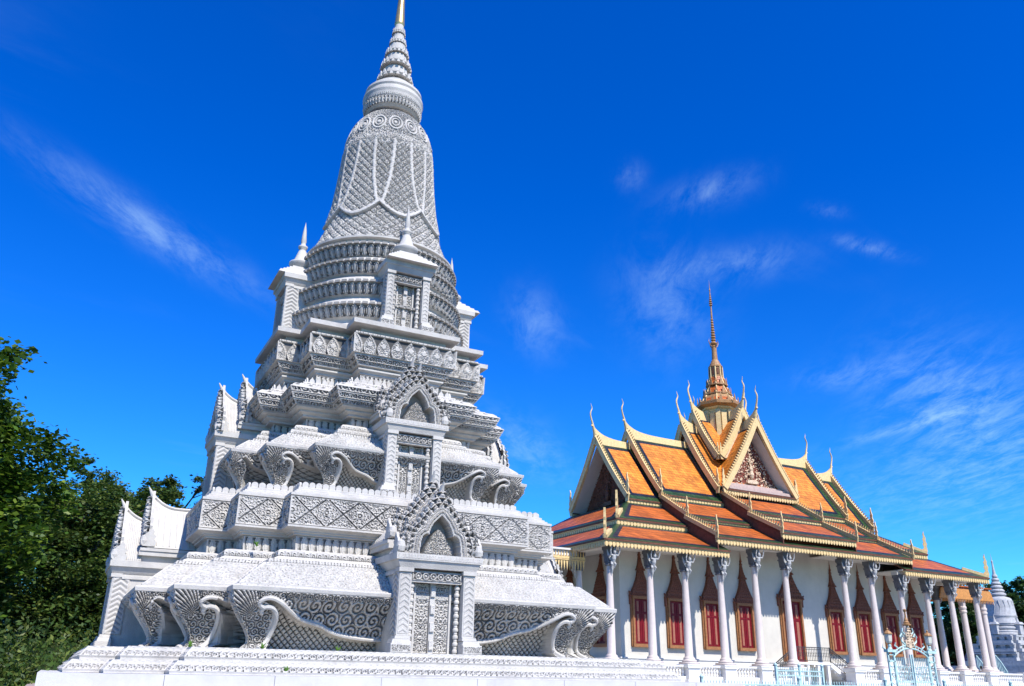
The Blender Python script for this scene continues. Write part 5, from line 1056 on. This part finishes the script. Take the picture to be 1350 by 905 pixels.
# turquoise garden fence and double gate
GY = 25.0; gx0, gx1 = 29.55, 32.2
gate = empty("iron_gate", ((gx0 + gx1) / 2, GY, 0), label="pale turquoise iron double gate with gilt crest in front of the temple", cat="gate"); gw = (gx1 - gx0) / 2
for sg in (-1, 1):
    b = MB()
    for dx in (0, .32): b.box((sg * (gw - dx), 0, 1.35), (.06, .06, 2.7))
    for z in (.2, 1.3, 2.35, 2.6): b.box((sg * (gw - .16), 0, z), (.4, .06, .05))
    for k in range(7): zc = .35 + .32 * k; b.tube([(sg * (gw - .16) + .11 * cos(t), 0, zc + .13 * sin(t)) for t in np.linspace(0, 2 * pi, 13)], .018, 5)
    b.box((sg * (gw - .16), 0, 2.74), (.5, .2, .1)); b.lathe([(.1, 2.8), (.05, 2.88), (.07, 2.95), (.03, 3.02)], c=(sg * (gw - .16), 0, 0), n=8)
    for q in (-1, 1): b.tube([(sg * gw + q * .12, 0, 2.8), (sg * gw + q * .24, 0, 2.86), (sg * gw + q * .22, 0, 2.98)], [.04, .03, .01], 6)
    b.tube([(sg * (gw + .02), 0, 1.6), (sg * (gw + .3), 0, 1.35), (sg * (gw + .55), 0, .9), (sg * (gw + .9), 0, .5)], .03, 6)
    b.build("gate_post", 'turq', gate)
    lm = MB(); cx_ = sg * (gw - .16); lm.lathe([(.05, 3.0), (.09, 3.04), (.12, 3.10), (.14, 3.34), (.15, 3.36)], c=(cx_, 0, 0), n=8, mi=0); lm.lathe([(.17, 3.36), (.17, 3.40), (.10, 3.48), (.03, 3.52), (.045, 3.56), (0, 3.62)], c=(cx_, 0, 0), n=8, mi=1); lm.lathe([(.03, 2.98), (.08, 3.01), (.04, 3.05)], c=(cx_, 0, 0), n=8, mi=1); lm.build("lamp", ['glass', 'gold'], gate)
    b = MB(); lw = gw - .36
    x0 = sg * .03; x1 = sg * (lw)
    b.box((x0 + sg * .03, 0, 1.33), (.05, .05, 2.6)); b.box((x1, 0, 1.25), (.05, .05, 2.45))
    for z in (.15, .95, 1.45, 1.6): b.box(((x0 + x1) / 2, 0, z), (lw, .04, .045))
    for k in range(9): x = x0 + (x1 - x0) * (k + .5) / 9; b.box((x, 0, 1.32), (.018, .018, 2.35))
    for k in range(4):
        for z in (1.2, 1.75, 2.05, .6): x = x0 + (x1 - x0) * (k + .5) / 4; b.tube([(x + .10 * cos(t), 0, z + .12 * sin(t)) for t in np.linspace(0, 1.7 * pi, 10)], .014, 5)
    b.build("gate_leaf", 'turq', gate)
b = MB(); t = np.linspace(-1, 1, 17)
for dz, r in ((0, .034), (.13, .024)): b.tube([(x * (gw - .3), 0, 2.50 + dz + .36 * (cos(x * pi / 2) ** .8 if abs(x) < 1 else 0)) for x in t], r, 6)
for x in np.linspace(-.9, .9, 13): zt_ = 2.5 + .36 * cos(x * pi / 2) ** .8; b.bar((x * (gw - .3), 0, zt_), (x * (gw - .3) + .04, 0, zt_ + .13), .03, .03)
for sg in (-1, 1):
    b.tube([(sg * .25, 0, 3.0), (sg * .42, 0, 3.12), (sg * .48, 0, 3.3), (sg * .38, 0, 3.42), (sg * .30, 0, 3.3)], .035, 6); b.tube([(sg * .2, 0, 3.4), (sg * .32, 0, 3.5), (sg * .28, 0, 3.64)], .03, 6)
    b.tube([(sg * .7, 0, 2.86), (sg * .86, 0, 2.95), (sg * .8, 0, 3.06)], .03, 6)
b.build("gate_arch", 'turq', gate)
b = MB(); b.prism([(-.22, 0), (-.24, .18), (-.14, .26), (-.17, .42), (-.08, .6), (0, .82), (.08, .6), (.17, .42), (.14, .26), (.24, .18), (.22, 0), (0, -.1)], (0, .04, 2.95), (1, 0, 0), (0, 0, 1), (0, -1, 0), .09, 1)
for k in range(7):
    for s_ in (-1, 1): b.lathe([(0, -.04), (.05, 0), (0, .05)], c=(s_ * (.14 - .015 * k), -.06, 3.02 + .1 * k), n=6, mi=1)
b.lathe([(.16, 3.74), (.17, 3.78), (.11, 3.82), (.12, 3.86), (.075, 3.92), (.08, 3.96), (.04, 4.05), (.03, 4.25), (.05, 4.28), (.07, 4.36), (0, 4.4)], c=(0, 0, 0), n=12, mi=0); b.build("gate_crest", ['gold', 'pedgold'], gate)
def fence_run(x0, x1, y, top, label, name="iron_fence"):
    r = empty(name, ((x0 + x1) / 2, y, 0), label=label, cat="fence"); b = MB(); L_ = x1 - x0
    for z in (.15, top - .28, top - .08): b.box((0, 0, z), (L_, .04, .045))
    n = int(L_ / .13)
    for k in range(n + 1): x = -L_ / 2 + L_ * k / n; b.box((x, 0, top / 2), (.022, .022, top)); b.lathe([(.03, top), (0, top + .09)], c=(x, 0, 0), n=4)
    for k in range(n // 2): x = -L_ / 2 + L_ * (k + .5) / (n // 2); b.tube([(x + .08 * cos(t), 0, top - .18 + .08 * sin(t)) for t in np.linspace(0, 2 * pi, 9)], .012, 4)
    b.build("railing", 'turq', r)
    for x in (-L_ / 2, 0, L_ / 2): b = MB(); b.box((x, 0, top / 2 + .05), (.09, .09, top + .1)); b.lathe([(.06, top + .1), (.08, top + .16), (0, top + .26)], c=(x, 0, 0), n=8); b.build("fence_post", 'turq', r)
fence_run(20.2, 29.2, GY, 1.50, "long low turquoise iron fence to the left of the iron gate"); fence_run(32.6, 41.0, GY, 1.50, "low turquoise iron fence to the right of the iron gate")
fence_run(28.35, 31.1, 30.0, 2.05, "short tall turquoise iron fence panel below the entrance stair")
# red-roofed pavilion seen between the last columns
a = px_pt(1279, 860, 105); pv = empty("red_roofed_pavilion", (a[0] + 1.3, a[1], 0), rad(-30), label="small pavilion with a dark red roof edged in gold, seen between the last temple columns", cat="pavilion")
b = MB(); b.prism([(-1.9, 2.0), (1.9, 2.0), (1.0, 3.1), (0, 4.9), (-1.0, 3.1)], (0, -2.5, 0), (1, 0, 0), (0, 0, 1), (0, 1, 0), 5); b.build("roof", 'redroof', pv)
b = MB()
for sg in (-1, 1): b.bar((sg * 2.0, -2.6, 1.95), (sg * 1.0, -2.6, 3.14), .12, .18); b.bar((sg * 1.0, -2.6, 3.12), (0, -2.6, 5.0), .12, .18)
b.build("barge_board", 'cream', pv)
b = MB(); b.box((0, 0, 1.0), (3.0, 4.4, 2.0)); b.build("wall", 'white', pv)
# ---- people behind the terrace balustrade
def person(loc, rz, top_mat, leg_mat, label, seed=0, sit=False):
    me = bpy.data.meshes.new("person"); V = []; E = []; Rr = []
    def add(p, r, par=None):
        V.append(p); Rr.append(r)
        if par is not None: E.append((par, len(V) - 1))
        return len(V) - 1
    pel = add((0, 0, .92), .15); ab = add((0, 0, 1.08), .13, pel); ch = add((0, -.01, 1.28), .155, ab); nk = add((0, 0, 1.43), .06, ch); hd = add((0, -.015, 1.53), .085, nk); hd2 = add((0, -.01, 1.63), .085, hd)
    for sg in (-1, 1):
        hp = add((sg * .09, 0, .84), .095, pel); kn = add((sg * .10, -.02 - .03 * seed, .47), .06, hp); an = add((sg * .10, .02, .09), .04, kn); add((sg * .11, -.12, .04), .035, an)
        sh = add((sg * .17, 0, 1.36), .06, ch); el = add((sg * .23, .02, 1.08), .042, sh); wr = add((sg * .2, -.12 - .04 * seed, .90), .03, el); add((sg * .19, -.17 - .04 * seed, .84), .032, wr)
    me.from_pydata(V, E, []); me.update(); o = bpy.data.objects.new("person", me); COL.objects.link(o)
    md = o.modifiers.new("skin", 'SKIN'); 
    for i, r in enumerate(Rr): me.skin_vertices[0].data[i].radius = (r, r * .82) if False else (r, r)
    me.skin_vertices[0].data[0].use_root = True
    ms = o.modifiers.new("sub", 'SUBSURF'); ms.levels = ms.render_levels = 2
    me.materials.append(M['skin']); o.location = loc; o.rotation_euler = (0, 0, rz)
    sh = MB(); sh.lathe([(.175, .86), (.17, 1.0), (.165, 1.1), (.19, 1.25), (.20, 1.33), (.15, 1.42), (.07, 1.46)], n=16)
    for sg in (-1, 1): sh.tube([(sg * .15, 0, 1.38), (sg * .215, .01, 1.22), (sg * .235, .02, 1.10)], [.08, .072, .066], 10)
    sh.build("shirt", top_mat, o, True)
    tr = MB()
    for sg in (-1, 1): tr.tube([(sg * .08, 0, .93), (sg * .095, -.01, .7), (sg * .10, -.02, .47), (sg * .10, .02, .12)], [.12, .105, .085, .07], 10)
    tr.build("trousers", leg_mat, o, True)
    hr = MB(); hr.lathe([(.0, 1.74), (.06, 1.73), (.10, 1.68), (.108, 1.62), (.10, 1.55), (.085, 1.50)], c=(0, .02, 0), n=14); hr.build("hair", 'hair', o, True)
    return tag(o, label, "person")
def tw(x, y, z): return (temple.location.x + x * cos(TH) - y * sin(TH), temple.location.y + x * sin(TH) + y * cos(TH), z)
def at_terrace(px, yl):
    d = _F + _R * ((px - 675) / F_PX) + _U * (-(872 - 452.5) / F_PX); az = math.atan2(d[0], d[1]) + TH; Y = tcy + yl; return tw(Y * math.tan(az) - tcx, yl, 1.16)
person(at_terrace(1245.5, -2.5), 2.6, 'blue', 'navycloth' if False else 'blue', "person in a blue top standing between the temple's right-hand columns")
person(at_terrace(1274.5, -1.0), 2.9, 'red', 'hair', "person in an orange red top standing by a white portico column")
person(at_terrace(1262.5, -3.5), 2.2, 'whitecloth', 'blue', "person in a white top half hidden by a temple column")
person(at_terrace(1292.0, -2.0), 3.3, 'whitecloth', 'red', "person in a white top near the temple's right corner column")

# ================================================================== TREES
def tree(name, base, H, lumps, nleaf, lsize, leafm, label, trunk_r=.35, limbs=9, group=None, seed=0, gaps=.35):
    rng = np.random.default_rng(seed); t = empty(name, base, label=label, cat="tree", group=group)
    b = MB(); top = np.array([0, 0, H * .82]); n = 9; zz = np.linspace(0, 1, n); wob = np.cumsum(rng.normal(0, .10, (n, 2)), 0)
    P = np.stack([wob[:, 0], wob[:, 1], zz * top[2]], -1); b.tube(P, trunk_r * (1 - zz * .85), 10)
    for k, (c, r) in enumerate(lumps[:limbs]):
        c = np.array(c); s0 = P[min(n - 1, int(n * min(.8, max(.15, (c[2] - max(r) * 1.2) / H))))]; m_ = (s0 + c) / 2 + P3(0, 0, -.25 * max(r) * .5) + rng.normal(0, .2, 3)
        b.tube([s0, m_, c], [trunk_r * .4, trunk_r * .25, trunk_r * .08], 7)
        for q in range(5):
            e = c + rng.normal(0, .55, 3) * np.array(r); b.tube([c * .6 + m_ * .4, (c + e) / 2 + rng.normal(0, .15, 3), e], [trunk_r * .12, trunk_r * .07, .015], 5)
    b.build("trunk", 'bark', t)
    vol = np.array([r[0] * r[1] * r[2] for _, r in lumps]) ** (2 / 3); cnt = (vol / vol.sum() * nleaf).astype(int); C_ = []
    for (c, r), m_ in zip(lumps, cnt):
        ncl = max(6, m_ // 55); d = rng.normal(0, 1, (ncl, 3)); d /= np.linalg.norm(d, axis=1)[:, None]; rad_ = rng.uniform(.55, 1.05, (ncl, 1)) ** .7
        cc = np.array(c) + d * rad_ * np.array(r); keep = rng.uniform(0, 1, ncl) > gaps * .6; cc = cc[keep]
        per = int(m_ / max(1, len(cc))) + 1; pos = np.repeat(cc, per, 0) + rng.normal(0, 1, (len(cc) * per, 3)) * np.array([.30, .30, .20]) * (np.mean(r) ** .5) * .62; C_.append(pos)
    C_ = np.vstack(C_); C_ = C_[C_[:, 2] > .15]; n = len(C_); a = rng.normal(0, 1, (n, 3)); a[:, 2] = np.abs(a[:, 2]) * .5 - .25; a /= np.linalg.norm(a, axis=1)[:, None]
    nn = rng.normal(0, .6, (n, 3)) + np.array([0, 0, 1.]); s_ = np.cross(a, nn); s_ /= np.linalg.norm(s_, axis=1)[:, None]; L_ = lsize * rng.uniform(.6, 1.25, (n, 1)); wd = L_ * .30
    V = np.stack([C_ - a * L_ * .5, C_ + s_ * wd, C_ + a * L_ * .5, C_ - s_ * wd], 1).reshape(-1, 3); b = MB(); b._add(V); b.q.append(np.arange(4 * n).reshape(n, 4)); b.qm.append(np.zeros(n, int)); b.build("crown", leafm, t)
    return t
def lumps_from(rng, boxes):
    out = []
    for (c, ext, n, r) in boxes:
        for _ in range(n): d = rng.uniform(-1, 1, 3); out.append((tuple(np.array(c) + d * np.array(ext)), tuple(np.array([r, r, r * .75]) * rng.uniform(.75, 1.25))))
    return out
rg = np.random.default_rng(5)
def tree_at(px, D): d = _F + _R * ((px - 675) / F_PX) + _U * (-(880 - 452.5) / F_PX); k = D / math.hypot(d[0], d[1]); return (d[0] * k, d[1] * k, 0)
# big broad-leaved tree at the left edge
tree("broadleaf_tree", tree_at(-214, 24), 10.2, lumps_from(rg, [((0, 0, 7.2), (1.7, 2, 1.9), 12, 1.25), ((1.0, 0, 4.6), (1.9, 2, 1.6), 12, 1.2), ((.3, 0, 2.2), (2.2, 2, 1.0), 9, 1.1)]), 95000, .17, 'leafA', "tall tree with large bright leaves at the left edge", .32, seed=1)
tree("small_leaved_tree", tree_at(50, 34), 8.9, lumps_from(rg, [((.3, 0, 6.6), (2.4, 2, .9), 14, .8), ((0, 0, 4.4), (2.6, 2, 1.3), 12, 1.2), ((0, 0, 2.0), (2.8, 2, 1.1), 12, 1.25)]), 90000, .15, 'leafB', "dense small-leaved tree left of the white stupa, nearest the bright-leaved one", .28, seed=2, gaps=.4)
tree("small_leaved_tree", tree_at(140, 37), 9.9, lumps_from(rg, [((-1.6, 0, 7.4), (1.7, 2, .9), 12, .7), ((0, 0, 7.9), (2.4, 2, .8), 12, .55), ((0, 0, 5.4), (2.2, 2, 1.0), 10, 1.0), ((0, 0, 2.6), (2.8, 2, 1.6), 12, 1.3)]), 80000, .15, 'leafB', "thin-topped tree right behind the stupa's left porch", .24, seed=3, gaps=.65)
tree("small_leaved_tree", tree_at(212, 42), 9.8, lumps_from(rg, [((-.5, 0, 8.3), (2.2, 2, 1.1), 14, .42), ((0, 0, 6.4), (2.0, 2, 1.0), 8, .8), ((0, 0, 3.6), (2.6, 2, 1.8), 12, 1.3)]), 50000, .16, 'leafB', "sparse tree whose twigs show above the stupa's left gables", .22, 22, seed=4, gaps=.8)
tree("small_leaved_tree", tree_at(-20, 44), 9.4, lumps_from(rg, [((0, 0, 6.0), (3.0, 2, 1.6), 12, 1.2), ((0, 0, 3.0), (3.4, 2, 1.8), 14, 1.4)]), 70000, .18, 'leafB', "dark small-leaved tree showing through gaps behind the bright-leaved one", .26, seed=6, gaps=.3)
# hedge-like undergrowth below them
for i, (px, D) in enumerate(((-10, 27), (70, 28), (5, 20))):
    c = tree_at(px, D); b = MB(); rngb = np.random.default_rng(40 + i); n = 26000; pos = rngb.normal(0, 1, (n, 3)) * np.array([1.5, 1.2, .55]) + np.array([0, 0, .95]); pos[:, 2] = np.abs(pos[:, 2]); a = rngb.normal(0, 1, (n, 3)); a /= np.linalg.norm(a, axis=1)[:, None]; s_ = np.cross(a, rngb.normal(0, 1, (n, 3))); s_ /= np.linalg.norm(s_, axis=1)[:, None]
    V = np.stack([pos - a * .06, pos + s_ * .028, pos + a * .06, pos - s_ * .028], 1).reshape(-1, 3); b._add(V); b.q.append(np.arange(4 * n).reshape(n, 4)); b.qm.append(np.zeros(n, int)); tag(b.build("shrub", 'leafB', loc=c), ("dark shrub below the bright-leaved tree at the left edge", "dark shrub beside the stupa's left corner", "dark green shrub in the bottom left corner")[i], "shrub")
# trees beyond the temple at right
for i, (px, D, H, sp_) in enumerate(((1262, 125, 9.5, 4.2), (1225, 132, 8.0, 4.5), (1190, 138, 7.6, 4.5), (1290, 122, 13.0, 4.0), (1322, 128, 16.2, 4.4), (1372, 124, 15.0, 4.2), (1346, 135, 12.0, 5.0))):
    tree("distant_tree", tree_at(px, D), H, lumps_from(rg, [((0, 0, H * .74), (sp_ * .75, sp_ * .7, H * .14), 9, H * .12), ((0, 0, H * .42), (sp_, sp_ * .8, H * .22), 12, H * .15)]), 22000 if i < 3 else 34000, .36, 'leafC',
         ["dark tree seen between the temple's rightmost columns", "dark tree seen left of the gilt gate crest through the gallery", "dark tree behind the temple's far gallery", "dark tree behind the portico columns", "dark green tree directly behind the small grey stupa", "dark green tree at the right edge behind the small stupa", "low dark tree filling the gap at the right edge"][i], .3, 6, group="trees beyond the temple", seed=20 + i, gaps=.35)
